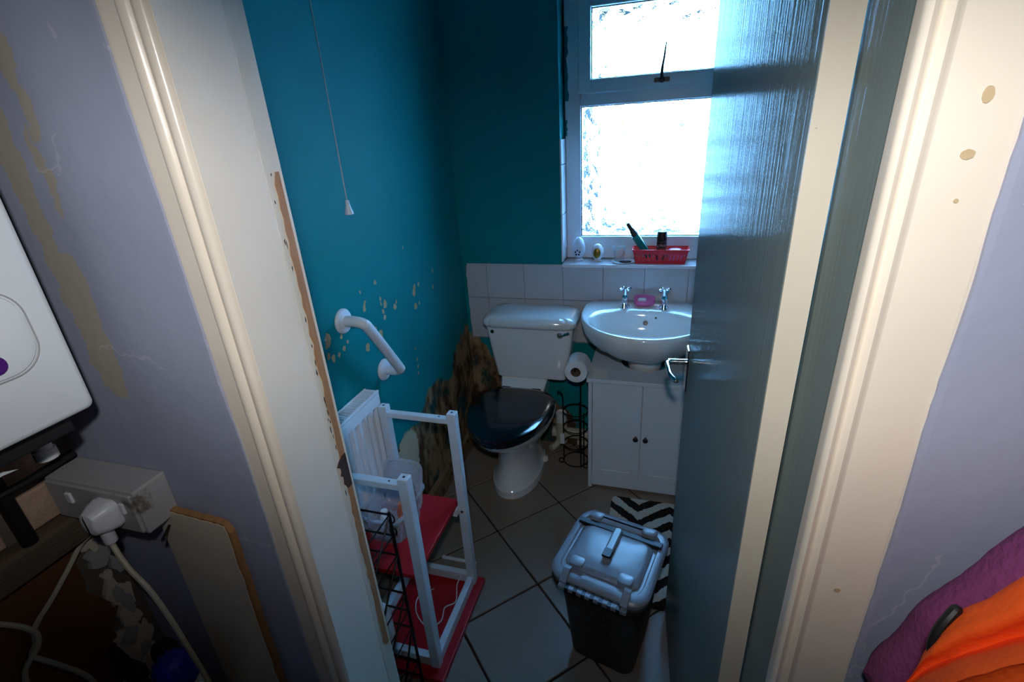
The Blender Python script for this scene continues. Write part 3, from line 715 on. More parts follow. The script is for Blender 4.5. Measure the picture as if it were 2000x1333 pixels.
for a, b, kx in ((cx0 + .018, xm - .0015, xm - .020), (xm + .0015, cx1 - .018, xm + .020)):
    d = MB()
    z0, z1, st = .066, ct - .003, .036
    d.box(a, b, cy0 + .004, cy0 + .014, z0, z1)
    d.box(a, a + st, cy0, cy0 + .006, z0, z1).box(b - st, b, cy0, cy0 + .006, z0, z1).box(a + st, b - st, cy0, cy0 + .006, z0, z0 + st).box(a + st, b - st, cy0, cy0 + .006, z1 - st, z1)
    dr = d.build('door', m_cab, cb, smooth=False, bevel=0.001, seg=1)
    MB().lathe([(0, 0), (.005, 0), (.004, .008), (.010, .014), (.011, .020), (.006, .025), (0, .026)], (kx, cy0, .290), 16, (0, -1, 0)).build('knob', m_dark_metal, dr)
MB().box(cx0 + .016, cx0 + .0185, cy0 + .001, cy0 + .006, .40, .45).build('hinge', m_dark_metal, cb, smooth=False)

# ------------------------------------------------------------------ toilet roll and its wire stand
rs = thing('toilet_roll_stand', 'black wire toilet roll stand between toilet and cupboard', 'roll holder', (-0.330, 1.95, 0))
def ring(c, r, wr, ax='z', n=24, a0=0, a1=360):
    pts = []
    for k in range(n + (0 if a1 - a0 == 360 else 1)):
        a = math.radians(a0 + (a1 - a0) * k / n)
        pts.append((c[0] + r * math.cos(a), c[1] + (r * math.sin(a) if ax == 'z' else 0), c[2] + (0 if ax == 'z' else r * math.sin(a))))
    return MB().tube(pts, wr, 6, closed=(a1 - a0 == 360))
cxr, cyr = -0.335, 1.955
for z_, nm in ((0.012, 'base_ring'), (0.11, 'cage_ring'), (0.20, 'cage_ring'), (0.29, 'cage_ring')):
    ring((cxr, cyr, z_), .058, .0028).build(nm, m_black_wire, rs)
for a in (200, 320, 80):
    px, py = cxr + .058 * math.cos(math.radians(a)), cyr + .058 * math.sin(math.radians(a))
    top = 0.36 if a == 200 else 0.30
    MB().tube([(px, py, .012), (px, py, top)], .0030, 6).build('upright', m_black_wire, rs)
    fx, fy = cxr + .070 * math.cos(math.radians(a)), cyr + .070 * math.sin(math.radians(a))
    MB().tube([(fx + .013 * math.cos(math.radians(q)), fy, .0155 + .0125 * math.sin(math.radians(q))) for q in range(0, 360, 24)], .0028, 6, closed=True).build('scroll_foot', m_black_wire, rs)
px, py = cxr + .058 * math.cos(math.radians(200)), cyr + .058 * math.sin(math.radians(200))
MB().tube(smooth_path([(px, py, .36), (px - .004, py - .004, .385), (px - .016, py - .01, .40), (px - .022, py - .012, .392)], 5), .0032, 6).build('hook', m_black_wire, rs)
MB().tube(smooth_path([(-0.302, 1.900, .012), (-0.302, 1.900, .40), (-0.302, 1.905, .555), (-0.302, 1.895, .592), (-0.302, 1.87, .597), (-0.302, 1.765, .597), (-0.302, 1.755, .605)], 5), .0034, 8).build('roll_arm', m_black_wire, rs)
MB().tube([(-0.27, 1.93, .11), (-0.27, 1.93, .54)], .0034, 6).build('upright', m_black_wire, rs)
MB().box(-0.400, -0.380, 1.905, 1.912, .13, .185).build('paper_tag', m_white_plastic, rs, smooth=False)
rl = thing('toilet_roll', 'white toilet roll hanging beside the cupboard with loose end', 'toilet roll', (-0.302, 1.83, .58))
rc = (-0.302, 1.775, .581)
MB().lathe([(.021, 0), (.046, 0), (.048, .003), (.048, .097), (.046, .1), (.021, .1), (.021, 0)], rc, 36, (0, 1, 0)).build('paper', m_paper, rl)
MB().lathe([(.0195, .001), (.021, .001), (.021, .099), (.0195, .099), (.0195, .001)], rc, 24, (0, 1, 0)).build('core', m_card, rl)
sh = MB(); pr = [(-0.300, .6292), (-0.272, .622), (-0.256, .598), (-0.246, .572), (-0.230, .5590), (-0.205, .5585), (-0.180, .5588)]
sh.loft([[(x, y, z) for y in (1.785, 1.865)] + [(x, y, z + .0012) for y in (1.865, 1.785)] for x, z in pr]).build('loose_sheet', m_paper, rl)

# waste pipe along the back wall
wp_ = thing('waste_pipe', 'stained white waste pipe with capped stub behind the toilet', 'pipe', (-0.40, 2.06, 0))
MB().tube([(-0.47, 2.068, .085), (-0.26, 2.068, .085)], .028, 16).build('pipe_run', m_pipeboxing, wp_)
MB().tube([(-0.425, 2.062, .035), (-0.425, 2.062, .15)], .030, 16).build('tee', m_pipeboxing, wp_)
MB().lathe([(.024, 0), (.027, .004), (.027, .055), (.022, .058), (.019, .050), (0, .048)], (-0.425, 2.062, .15), 20).build('stub_cap', m_white_plastic, wp_)
MB().tube([(-0.425, 2.062, .05), (-0.455, 2.03, .02), (-0.47, 2.01, .018)], .017, 12).build('elbow', m_pipeboxing, wp_)
MB().box(-0.345, -0.262, 2.046, 2.094, .03, .055).build('bracket', m_pipeboxing, wp_, smooth=False, bevel=.003)

# ------------------------------------------------------------------ zebra mat
tag(MB().loft([rrect(0.105, 1.478, .245 - i_, .262 - i_, .02, z, 5) for z, i_ in ((0.0, .002), (.006, 0), (.010, .004))]).build('bath_mat', m_zebra, loc=(0.105, 1.478, 0)), 'black and white zebra striped mat in front of the cupboard', 'mat')

# ------------------------------------------------------------------ grey caddy bin
BM = Matrix.Translation((-0.086, 1.088, 0)) @ Matrix.Rotation(math.radians(-13.5), 4, 'Z') @ Matrix.Diagonal((1.03, 1.09, 1.03, 1))
bn = thing('caddy_bin', 'grey plastic food waste caddy with hinged lid beside the open door', 'bin', (-0.084, 1.080, 0))
body = MB().loft([rrect(.004, .004, hx, hy, .03, z, 5) for z, hx, hy in ((0, .090, .092), (.006, .094, .096), (.18, .108, .106), (.30, .117, .113), (.318, .118, .114))]).xf(BM).build('body', m_binbody, bn)
MB().loft([rrect(0, 0, hx, hy, .036, z, 6) for z, hx, hy in ((.296, .122, .118), (.300, .131, .127), (.322, .134, .130), (.326, .132, .128))]).xf(BM).build('rim', m_binbody, bn)
lid = MB().loft([rrect(0, 0, hx, hy, r_, z, 7) for z, hx, hy, r_ in ((.326, .130, .126, .044), (.330, .136, .132, .046), (.342, .137, .133, .046), (.349, .132, .128, .044), (.351, .126, .122, .042), (.351, .116, .111, .036), (.3455, .112, .107, .034))]).xf(BM).build('lid', m_binlid, bn)
MB().loft([rrect(0, -.012, hx, hy, .03, z, 6) for z, hx, hy in ((.344, .106, .082), (.350, .105, .081), (.358, .098, .072), (.360, .092, .066), (.361, .05, .03))]).xf(BM).build('lid_plateau', m_binlid, lid)
MB().box(-.124, .124, .060, .079, .345, .3600).xf(BM).build('hinge_slot', m_black, lid, smooth=False, bevel=.002)
MB().loft([rrect(0, .098, hx, hy, .014, z, 5) for z, hx, hy in ((.347, .100, .018), (.360, .098, .016), (.364, .092, .011))]).xf(BM).build('rear_ridge', m_binlid, lid)
for sx in (-1, 1):
    MB().loft([rrect(sx * .080, .096, hx, hy, .009, z, 4) for z, hx, hy in ((.358, .022, .016), (.369, .020, .014), (.371, .014, .009))]).xf(BM).build('rear_lug', m_binlid, lid)
    MB().loft([rrect(sx * .068, -.078, hx, hy, .010, z, 4) for z, hx, hy in ((.349, .021, .017), (.3635, .019, .015), (.365, .013, .010))]).xf(BM).build('front_lug', m_binlid, lid)
    MB().prism([(-.140, .338), (-.112, .357), (-.094, .3565), (-.112, .365), (-.143, .346)], sx * .083 - .010, sx * .083 + .010, 'x').xf(BM).build('clip_arm', m_binlid, lid, smooth=False, bevel=.0015)
grip = MB().loft([rrect(0, .012, hx, .052, .008, z, 4) for z, hx in ((.356, .013), (.374, .012), (.377, .008))]).xf(BM).build('grip', m_binlid, lid)
MB().loft([rrect(0, -.030, hx, .014, .005, z, 4) for z, hx in ((.372, .0135), (.3785, .011))]).xf(BM).build('grip_end', m_black, lid)
bar = MB().box(-.094, .094, -.150, -.136, .324, .338).xf(BM).build('handle_bar', m_binlid, bn, smooth=False, bevel=.003)
for k in range(7):
    MB().box(-.074 + k * .0235, -.064 + k * .0235, -.1515, -.1345, .3225, .3395).xf(BM).build('bar_slot', m_black, bar, smooth=False)
TM = BM @ Matrix.Translation((.0, -.110, .215)) @ Matrix.Rotation(math.radians(90 - 5), 4, 'X')
text_mesh('marker_writing', 'HAMLEY', 0.024, TM @ Matrix.Translation((.005, 0, .0025)), m_marker, body)
text_mesh('marker_writing', 'COUNTY 2', 0.020, TM @ Matrix.Translation((-.012, -.034, .0030)), m_marker, body)

# ------------------------------------------------------------------ grab rail
gr = thing('grab_rail', 'white grab rail screwed at a slant to the teal wall', 'grab rail', (WXL, 1.236, .893))
pA, pB = Vector((WXL, 1.155, 1.014)), Vector((WXL, 1.318, .773))
dv = (pB - pA).normalized(); o_ = Vector((.072, 0, 0))
pts = smooth_path([pA + Vector((.004, 0, 0)), pA + Vector((.045, 0, 0)), pA + o_ * .93 + dv * .012, pA + o_ + dv * .04, pB + o_ - dv * .04, pB + o_ * .93 - dv * .012, pB + Vector((.045, 0, 0)), pB + Vector((.004, 0, 0))], 7)
MB().tube(pts, .0165, 18).build('rail', m_white_plastic, gr)
for p in (pA, pB):
    MB().lathe([(0, 0), (.038, 0), (.038, .004), (.034, .009), (.020, .013), (0, .013)], p, 28, (1, 0, 0)).build('flange', m_white_plastic, gr)

# ------------------------------------------------------------------ pull cord
pcx, pcy = -0.78, 1.128
pc = thing('light_pull_cord', 'white pull cord with bell shaped end hanging against the teal wall', 'pull cord', (pcx, pcy, CEIL))
MB().lathe([(0, 0), (.035, 0), (.035, -.02), (.02, -.03), (0, -.03)], (pcx, pcy, CEIL), 20).build('ceiling_switch', m_white_plastic, pc)
MB().tube([(pcx, pcy, CEIL - .02), (pcx + .001, pcy, 1.85), (pcx, pcy, 1.36)], .0016, 6).build('cord', m_cord, pc)
MB().lathe([(.0025, .036), (.005, .034), (.006, .022), (.011, .004), (.0115, 0), (.009, -.001), (0, -.001)], (pcx, pcy, 1.328), 18).build('bell_end', m_white_plastic, pc)

# ------------------------------------------------------------------ radiator
rx0, rx1, ry0, ry1, rz0, rz1 = -0.884, -0.832, 0.62, 1.180, 0.20, 0.768
rd = thing('radiator', 'white ribbed panel radiator on the teal wall behind the door jamb', 'radiator', (-0.86, .90, rz0))
prof = []
n_ = int((ry1 - ry0) / .0333)
pl = [(rx1 - .030, ry0)]
ys = [ry0 + (ry1 - ry0) * k / (n_ * 6) for k in range(n_ * 6 + 1)]
front = [(rx1 - .010 + .010 * min(1, max(0, .5 + 1.1 * math.sin(2 * math.pi * (y - ry0) / .0333))), y) for y in ys]
bot, top = rz0 + .045, rz1 - .05
ringb = lambda flat, z: [((rx1 if flat else x), y, z) for x, y in front]
pm = MB()
rows = [ringb(True, rz0), ringb(True, bot - .008), ringb(False, bot + .008), ringb(False, top - .008), ringb(True, top + .008), ringb(True, rz1 - .006)]
pm.loft([r_ + [(rx1 - .016, ry1, r_[0][2]), (rx1 - .016, ry0, r_[0][2])] for r_ in rows])
pm.build('front_panel', m_white_enamel, rd, angle=25)
MB().box(rx0, rx0 + .012, ry0, ry1, rz0, rz1 - .006).build('back_panel', m_white_enamel, rd, smooth=False, bevel=.002)
MB().box(rx0 + .001, rx1 - .001, ry1 - .001, ry1 + .004, rz0 + .01, rz1 + .002).build('end_cover', m_white_enamel, rd, smooth=False, bevel=.002)
gt = MB()
gt.box(rx0, rx0 + .006, ry0, ry1 + .004, rz1 - .004, rz1 + .004).box(rx1 - .006, rx1, ry0, ry1 + .004, rz1 - .004, rz1 + .004)
gr_ = gt.build('top_grille', m_white_enamel, rd, smooth=False, bevel=.001)
slat = None
for k in range(int((ry1 - ry0) / .0125) + 1):
    y_ = ry0 + k * .0125
    if slat is None: slat = MB().box(rx0 + .006, rx1 - .006, y_, y_ + .005, rz1 - .002, rz1 + .002).build('grille_slat', m_white_enamel, gr_, smooth=False)
    else:
        q = slat.copy(); COL.objects.link(q); q.location = slat.location + Vector((0, k * .0125, 0))
for y_ in (ry0 + .03, ry1 - .04):
    MB().tube([(-0.858, y_, rz0 + .01), (-0.858, y_, .0)], .0075, 10).build('feed_pipe', m_white_enamel, rd)

# ------------------------------------------------------------------ upside-down table with red top
tb = thing('small_table', 'small table with red shelves standing upside down on its top', 'table', (-0.695, 1.01, 0))
lx0, lx1, ly0, ly1 = -0.812, -0.578, 0.858, 1.166
MB().box(-0.862 + .02, -0.540, .812, 1.190, .001, .022).build('table_top', m_red, tb, smooth=False, bevel=.003)
MB().box(lx0 - .012, lx1 - .016, ly0 - .002, ly1 + .004, .372, .388).build('shelf', m_red, tb, smooth=False, bevel=.002)
H_ = .014
for (x, y) in ((lx1, ly0), (lx1, ly1), (lx0, ly1), (lx0, ly0)):
    lg = MB().box(x - H_, x + H_, y - H_, y + H_, .022, .728).build('leg', m_table_metal, tb, smooth=False, bevel=.0025)
    MB().lathe([(0, 0), (.0035, 0), (.0035, .0006), (0, .0006)], (x, y, .7279), 10).build('screw_hole', m_black, lg)
for y in (ly0, ly1):
    rl_ = MB().box(lx0 + H_, lx1 - H_, y - .011, y + .011, .690, .708).build('top_rail', m_table_metal, tb, smooth=False, bevel=.002)
    MB().lathe([(0, 0), (.003, 0), (.003, .0006), (0, .0006)], (lx1 - .045, y, .7079), 10).build('screw_hole', m_black, rl_)
    MB().box(lx0 + H_, lx1 - H_, y - .011, y + .011, .024, .060).build('apron', m_table_metal, tb, smooth=False, bevel=.002)
for x in (lx0, lx1):
    MB().box(x - .011, x + .011, ly0 + H_, ly1 - H_, .024, .060).build('apron', m_table_metal, tb, smooth=False, bevel=.002)
MB().box(lx1 - .030, lx1 - H_, ly1 - .028, ly1 - .004, .340, .371).build('shelf_bracket', m_white_plastic, tb, smooth=False, bevel=.002)
MB().lathe([(0, 0), (.006, 0), (.005, .004), (0, .005)], (lx1, ly1 - H_, .356), 12, (0, -1, 0)).build('bolt', m_chrome, tb)

# clear tub with its lid on the red shelf
tu = thing('plastic_tub', 'clear plastic tub standing on the red shelf', 'tub', (-0.745, 1.03, .388))
def tubring(hx, hy, z): return rrect(-0.742, 1.020, hx, hy, .03, z, 5)
MB().loft([tubring(.055, .075, .3895), tubring(.066, .088, .480), tubring(.074, .096, .482), tubring(.074, .096, .487), tubring(.063, .086, .487), tubring(.053, .072, .392)]).build('tub', m_clear, tu)
LM = Matrix.Translation((-0.735, 1.085, .50)) @ Matrix.Rotation(math.radians(74), 4, 'X')
lidt = MB().loft([rrect(0, 0, hx, hy, .03, z, 5) for z, hx, hy in ((0, .066, .080), (.006, .068, .082), (.008, .060, .074), (.003, .056, .070))]).xf(LM).build('loose_lid', m_clear, tu)
for i, (c_, r_) in enumerate((((-0.757, .99, .3935), .017), ((-0.722, 1.03, .3935), .015))):
    tag(MB().lathe([(0, 0), (r_, 0), (r_, .05), (r_ * .7, .06), (r_ * .6, .075), (0, .076)], c_, 16).build('small_pot', (m_paper, m_peach)[i], loc=c_), ('small white pot inside the clear tub', 'small peach pot inside the clear tub')[i], 'pot')

# ------------------------------------------------------------------ black wire rack
rk = thing('wire_rack', 'black wire storage rack tucked behind the left door jamb', 'wire rack', (-0.70, .73, 0))
ax0, ax1, ay0, ay1 = -0.815, -0.592, .660, .790
for (x, y) in ((ax0, ay0), (ax1, ay0), (ax0, ay1), (ax1, ay1)):
    MB().tube([(x, y, 0.003), (x, y, .672)], .0042, 8).build('post', m_black_wire, rk)
for z_ in (.666, .60, .535, .40, .335, .27, .13, .065):
    MB().tube([(ax0, ay0, z_), (ax1, ay0, z_), (ax1, ay1, z_), (ax0, ay1, z_)], .0030, 6, closed=True).build('hoop', m_black_wire, rk)
for zt in (.535, .27, .065):
    for k in (2, 4, 6):
        x = ax0 + (ax1 - ax0) * k / 8
        MB().tube([(x, ay0, zt), (x, ay1, zt)], .0016, 6).build('basket_wire', m_black_wire, rk)
for (z0, z1) in ((.535, .666), (.27, .40), (.40, .535), (.065, .27)):
    MB().tube([(ax1, ay0, z0), (ax1, ay1, z1)], .0026, 6).build('brace', m_black_wire, rk)
for z_ in (.650, .61):
    MB().tube([(ax1 + .009 * math.cos(q * .524), ay1 + .0045, z_ + .014 * math.sin(q * .524)) for q in range(12)], .0022, 6, closed=True).build('wire_loop', m_black_wire, rk)
tag(MB().lathe([(0, 0), (.026, 0), (.028, .006), (.028, .10), (.020, .122), (.012, .126), (.012, .150), (0, .151)], (-0.640, .735, .2735), 20).build('white_bottle', m_white_plastic, loc=(-0.640, .735, .2735)), 'white plastic bottle standing in the black wire rack', 'bottle')

# thin cable and white strip by the table
pts = smooth_path([(-0.640, 1.150, .050), (-0.612, 1.146, .062), (-0.618, 1.120, .045), (-0.605, 1.07, .026), (-0.632, 1.04, .026), (-0.625, .99, .026), (-0.66, .96, .026), (-0.72, 1.0, .026), (-0.74, 1.06, .026), (-0.70, 1.10, .026)], 6)
tag(MB().tube(pts, .0022, 6).build('thin_cable', m_white_plastic), 'thin white cable curling over the upturned red table top', 'cable')
tag(MB().box(-0.740, -0.600, 1.252, 1.264, 0.0, .008).build('plastic_strip', m_white_plastic, smooth=False, bevel=.002), 'thin white strip lying on the floor behind the red table', 'strip')

# ------------------------------------------------------------------ things on the window sill
SZ = 0.950
def lathe_thing(name, label, cat, c, parts):
    t = thing(name, label, cat, c)
    for nm, prof, m in parts: MB().lathe(prof, c, 24).build(nm, m, t)
    return t
eg = lathe_thing('glass_ornament', 'frosted pale glass egg ornament at the left end of the sill', 'ornament', (-0.348, 2.155, SZ),
                 [('foot', [(0, 0), (.021, 0), (.021, .006), (.015, .012), (0, .012)], m_frost),
                  ('egg', [(0, .012), (.016, .016), (.026, .030), (.031, .050), (.028, .075), (.019, .095), (.010, .104), (0, .107)], m_frost)])
for q in range(5):
    a = math.radians(90 + q * 72)
    MB().lathe([(0, 0), (.0045, 0), (.0035, .003), (0, .0035)], (-0.348 + .010 * math.cos(a), 2.1255, SZ + .042 + .010 * math.sin(a)), 8, (0, -1, 0)).build('dark_petal', m_dark_metal, eg)
e2 = lathe_thing('medallion_egg', 'white egg ornament with a gold medallion on the sill', 'ornament', (-0.262, 2.145, SZ),
                 [('foot', [(0, 0), (.017, 0), (.017, .005), (.012, .010), (0, .010)], m_white_plastic),
                  ('shell', [(0, .008), (.014, .012), (.023, .024), (.026, .040), (.024, .056), (.016, .071), (.008, .077), (0, .079)], m_white_plastic)])
MB().loft([[(-0.262 + .0145 * s_ * math.cos(q * .3142), 2.1185 - d_, SZ + .041 + .021 * s_ * math.sin(q * .3142)) for q in range(20)] for s_, d_ in ((1.08, -.006), (1.05, .002), (.8, .005), (.2, .006))]).build('medallion', m_gold, e2)
tray = thing('sill_saucer', 'thin white saucer on the sill under the glass tumbler', 'saucer', (-0.150, 2.130, SZ))
MB().lathe([(0, 0), (.040, 0), (.050, .004), (.052, .006), (.049, .006), (.038, .003), (0, .003)], (-0.150, 2.140, SZ), 32).build('dish', m_white_plastic, tray)
tg = lathe_thing('glass_tumbler', 'clear glass tumbler holding a peach shell on the sill', 'glass', (-0.170, 2.150, SZ + .004),
                 [('tumbler', [(0, 0), (.018, 0), (.020, .002), (.029, .064), (.027, .064), (.018, .006), (0, .006)], m_clear_glass)])
tag(MB().loft([[(-0.168 + .019 * s_ * math.cos(q * .393) + .006 * z_ / .03, 2.150 + .015 * s_ * math.sin(q * .393), SZ + .018 + z_) for q in range(16)] for s_, z_ in ((.15, -.003), (.7, 0), (1, .012), (.9, .024), (.5, .034), (.1, .036))]).build('peach_shell', m_peach, loc=(-0.168, 2.15, SZ + .018)), 'peach and white shell inside the glass tumbler', 'shell')
tag(MB().loft([[(-0.140 + .026 * s_ * math.cos(q * .3142), 2.112 + .010 * s_ * math.sin(q * .3142), SZ + z_) for q in range(20)] for s_, z_ in ((.9, .0065), (1, .009), (.9, .012), (.2, .013))]).build('dark_pebble', m_black, loc=(-0.14, 2.112, SZ + .0065)), 'flat dark oval pebble in front of the glass tumbler', 'pebble')

# red basket with slots
bk = thing('red_basket', 'small red plastic basket with slotted sides on the window sill', 'basket', (0.005, 2.14, SZ))
bx0, bx1, by0, by1, bz = -0.098, 0.102, 2.112, 2.170, 0.062
def bq(x, y, z):   # taper outwards towards the top
    k = (z / bz) * .012
    return (x + math.copysign(k, x - .002), y + math.copysign(k * .7, y - 2.141), SZ + .0005 + z)
def bwall(p0, p1, z0, z1, inn):
    a, b = Vector(p0), Vector(p1)
    def Q(p, z, i):
        q = p + inn * i; return bq(q.x, q.y, z)
    return [Q(a, z0, 0), Q(b, z0, 0), Q(b, z0, .002), Q(a, z0, .002)], [Q(a, z1, 0), Q(b, z1, 0), Q(b, z1, .002), Q(a, z1, .002)]
bm_ = MB()
cs = [(bx0, by0, 0), (bx1, by0, 0), (bx1, by1, 0), (bx0, by1, 0)]
inn = [Vector((0, 1, 0)), Vector((-1, 0, 0)), Vector((0, -1, 0)), Vector((1, 0, 0))]
for q in range(4):
    a, b = Vector(cs[q]), Vector(cs[(q + 1) % 4]); nn = 14 if q % 2 == 0 else 5
    bm_.loft(list(bwall(a, b, 0, .016, inn[q]))); bm_.loft(list(bwall(a, b, .040, .058, inn[q])))
    for k in range(nn + 1):
        f0 = (k - .22) / nn; f1 = (k + .22) / nn
        f0, f1 = max(0, f0), min(1, f1)
        bm_.loft(list(bwall(a + (b - a) * f0, a + (b - a) * f1, .016, .040, inn[q])))
bm_.build('slotted_sides', m_red_plastic, bk, smooth=False)
MB().box(bx0, bx1, by0, by1, SZ + .0005, SZ + .0025).build('base', m_red_plastic, bk, smooth=False)
rmz = SZ + .058
rm = [bq(x, y, .058) for x, y, _ in cs]
MB().loft([rrect(.002, 2.141, hx, hy, .008, z, 4) for hx, hy, z in ((.110, .0365, rmz - .001), (.116, .042, rmz - .001), (.116, .042, rmz + .004), (.110, .0365, rmz + .004), (.110, .0365, rmz - .001))], False, False).build('rim', m_red_plastic, bk)
# teal tube leaning in it
tt = thing('teal_tube', 'teal plastic tube with black nozzle leaning in the red basket', 'tube', (-0.055, 2.145, SZ + .004))
p0 = Vector((-0.042, 2.150, SZ + .022)); p1 = Vector((-0.138, 2.142, SZ + .165)); d = (p1 - p0)
MB().tube([p0, p0 + d * .05, p0 + d * .55, p0 + d * .66], [.012, .0155, .0150, .0125], 18).build('tube_body', m_teal_tube, tt)
MB().tube([p0 + d * .64, p0 + d * .66, p0 + d * .82, p0 + d * .84, p0 + d * .98, p0 + d * 1.0], [.0145, .0145, .0100, .0085, .0075, .005], 16).build('nozzle', m_black, tt)
MB().tube([p0 + d * .60 + Vector((-.014, -.004, 0)), p0 + d * .10 + Vector((-.014, -.006, 0))], .0045, 10).build('side_clip', m_teal_tube, tt)
# deodorant can
dc = thing('deodorant_can', 'black capped brown deodorant can standing in the red basket', 'spray can', (0.005, 2.146, SZ + .003))
cc = (0.005, 2.146, SZ + .003)
MB().lathe([(0, 0), (.019, 0), (.0205, .003), (.0205, .082), (.0195, .086), (0, .086)], cc, 28).build('can', m_canprint, dc)
MB().lathe([(.0208, .062), (.0208, .086), (.0200, .088), (0, .088)], cc, 28).build('shoulder_band', m_black, dc)
MB().lathe([(.0198, .087), (.0202, .089), (.0200, .124), (.0180, .128), (0, .1285)], cc, 28).build('cap', m_black, dc)
text_mesh('can_lettering', 'LYNX', 0.0135, Matrix.Translation((0.005, 2.146 - .0214, SZ + .070)) @ Matrix.Rotation(math.radians(90), 4, 'X'), m_lettering, dc, 0.0006)
tag(MB().loft([rrect(0.062, 2.140, .030 * s_, .018 * s_, .014 * s_, SZ + z, 5) for s_, z in ((.8, .003), (1, .012), (1, .048), (.8, .058), (.3, .061))]).build('soap_packet', m_pink, loc=(0.062, 2.14, SZ + .003)), 'pale pink soap packet lying in the right end of the red basket', 'soap')

# ------------------------------------------------------------------ kitchen side: boiler
bo = thing('wall_boiler', 'white wall mounted gas boiler at the left edge', 'boiler', (KL, .18, 1.18))
fx = -0.745; b0, b1 = -0.02, .405
MB().box(KL, fx - .022, b0 + .004, b1 + .004, 1.172, 1.90).build('case', m_boiler_dark, bo, smooth=False, bevel=.004)
MB().loft([[(fx - .022, *p) for p in q] if False else [(x_, y_, z_) for (y_, z_, _), in ()] or [(x_, a, b) for a, b, _ in rrect((b0 + b1) / 2, 1.54, (b1 - b0) / 2 - i_, .358 - i_, .009, 0, 4)] for x_, i_ in ((fx - .022, 0), (fx - .006, 0), (fx - .001, .003), (fx, .008))]).build('front_cover', m_boiler, bo, angle=50)
MB().loft([[(x_, a, b) for a, b, _ in rrect(.268, 1.314, hx, hz_, .036, 0, 8)] for x_, hx, hz_ in ((fx - .002, .104, .052), (fx + .0035, .102, .050), (fx + .005, .096, .044))]).build('control_flap', m_boiler, bo, angle=50)
ring_pts = [(fx + .0012, a, b) for a, b, _ in rrect(.268, 1.314, .1055, .0535, .037, 0, 8)]
MB().tube(ring_pts, .0009, 6, closed=True).build('flap_seam', m_socket, bo)
MB().lathe([(0, 0), (.012, 0), (.011, .003), (0, .004)], (fx + .005, .322, 1.283), 18, (1, 0, 0)).build('badge', m_purple, bo)
MB().box(KL + .01, fx - .03, b0 + .03, b1 - .02, 1.150, 1.173).build('under_tray', m_boiler_dark, bo, smooth=False, bevel=.003)
for (y_, x_, r_, m_) in ((.34, KL + .030, .011, m_pipe), (.24, KL + .05, .011, m_pipe), (.12, KL + .05, .011, m_pipe)):
    MB().tube([(x_, y_, 1.16), (x_, y_ + .003, .945)], r_, 12).build('pipe', m_pipe, bo)
MB().tube([(KL + .07, .395, 1.155), (KL + .07, .395, 1.09)], .012, 12).build('pipe_stub', m_white_plastic, bo)
MB().lathe([(.012, 0), (.015, .002), (.015, .018), (0, .018)], (KL + .07, .395, 1.075), 14).build('stub_cap', m_paper, bo)
tag(MB().prism([(.22, 1.121), (.305, 1.127), (.322, 1.125), (.304, 1.133), (.22, 1.139)], -0.806, -0.8052, 'x').build('hanging_card', m_paper, smooth=False), 'corner of a white card hanging under the boiler', 'card')
tag(MB().tube(smooth_path([(-0.93, .20, 1.046), (-0.925, .30, 1.048), (-0.93, .37, 1.042), (-0.945, .45, 1.040)], 5), .007, 8).build('black_flex', m_black), 'black flex running along the bricks below the boiler', 'cable')

# socket box on the doorway wall, plug and cables
sb = thing('socket_box', 'dusty grey surface socket box in the corner below the boiler', 'socket', (-0.86, .43, .99))
MB().box(-0.955, -0.757, .404, .460, .942, 1.024).build('back_box', m_socket, sb, smooth=False, bevel=.003)
MB().box(-0.950, -0.762, .399, .406, .947, 1.019).build('face_plate', m_socket, sb, smooth=False, bevel=.002)
MB().box(-0.905, -0.893, .395, .400, .985, 1.005).build('switch', m_white_plastic, sb, smooth=False, bevel=.0015)
MB().box(-0.786, -0.778, .395, .400, .985, 1.005).build('switch', m_white_plastic, sb, smooth=False, bevel=.0015)
pg = thing('plug_lead', 'white three pin plug with cable trailing down from socket', 'plug', (-0.815, .38, .98))
MB().loft([[(a, y_, b) for a, b, _ in rrect(-0.815, .984, hx, hz_, .012, 0, 5)] for y_, hx, hz_ in ((.399, .024, .024), (.393, .025, .025), (.380, .022, .023), (.365, .015, .019), (.362, .010, .014))]).build('plug_body', m_white_plastic, pg)
MB().lathe([(.009, 0), (.0095, .004), (.0095, .026), (.008, .028), (0, .028)], (-0.815, .382, .936), 14).build('plug_collar', m_white_plastic, pg)
pts = smooth_path([(-0.815, .382, .945), (-0.812, .380, .925), (-0.785, .372, .895), (-0.752, .368, .860), (-0.735, .368, .798), (-0.724, .368, .726), (-0.714, .368, .644), (-0.70, .36, .52), (-0.69, .33, .448)], 6)
MB().tube(pts, .0042, 8).build('flex', m_cable, pg)
x_ = -0.9515
c2 = smooth_path([(x_, .432, .975), (x_ + .03, .432, .935), (x_ + .022, .420, .90), (x_, .404, .875), (x_, .374, .850), (x_, .338, .822), (x_, .302, .797), (x_ + .004, .292, .775), (x_ + .004, .281, .760), (x_ + .006, .285, .745), (x_, .300, .708), (x_, .325, .635), (x_, .33, .56)], 6)
tc_ = thing('trailing_cable', 'knotted cream cable hanging down over the brown hardboard', 'cable', (x_, .30, .78))
MB().tube(c2, .0042, 8).build('strand', m_cable, tc_)
c3 = smooth_path([(x_, .18, .875), (x_, .25, .862), (x_, .278, .834), (x_ + .010, .296, .797), (x_ + .012, .289, .772), (x_ + .010, .272, .758), (x_, .262, .73), (x_, .25, .66), (x_, .24, .56)], 6)
MB().tube(c3, .0042, 8).build('strand', m_cable, tc_)

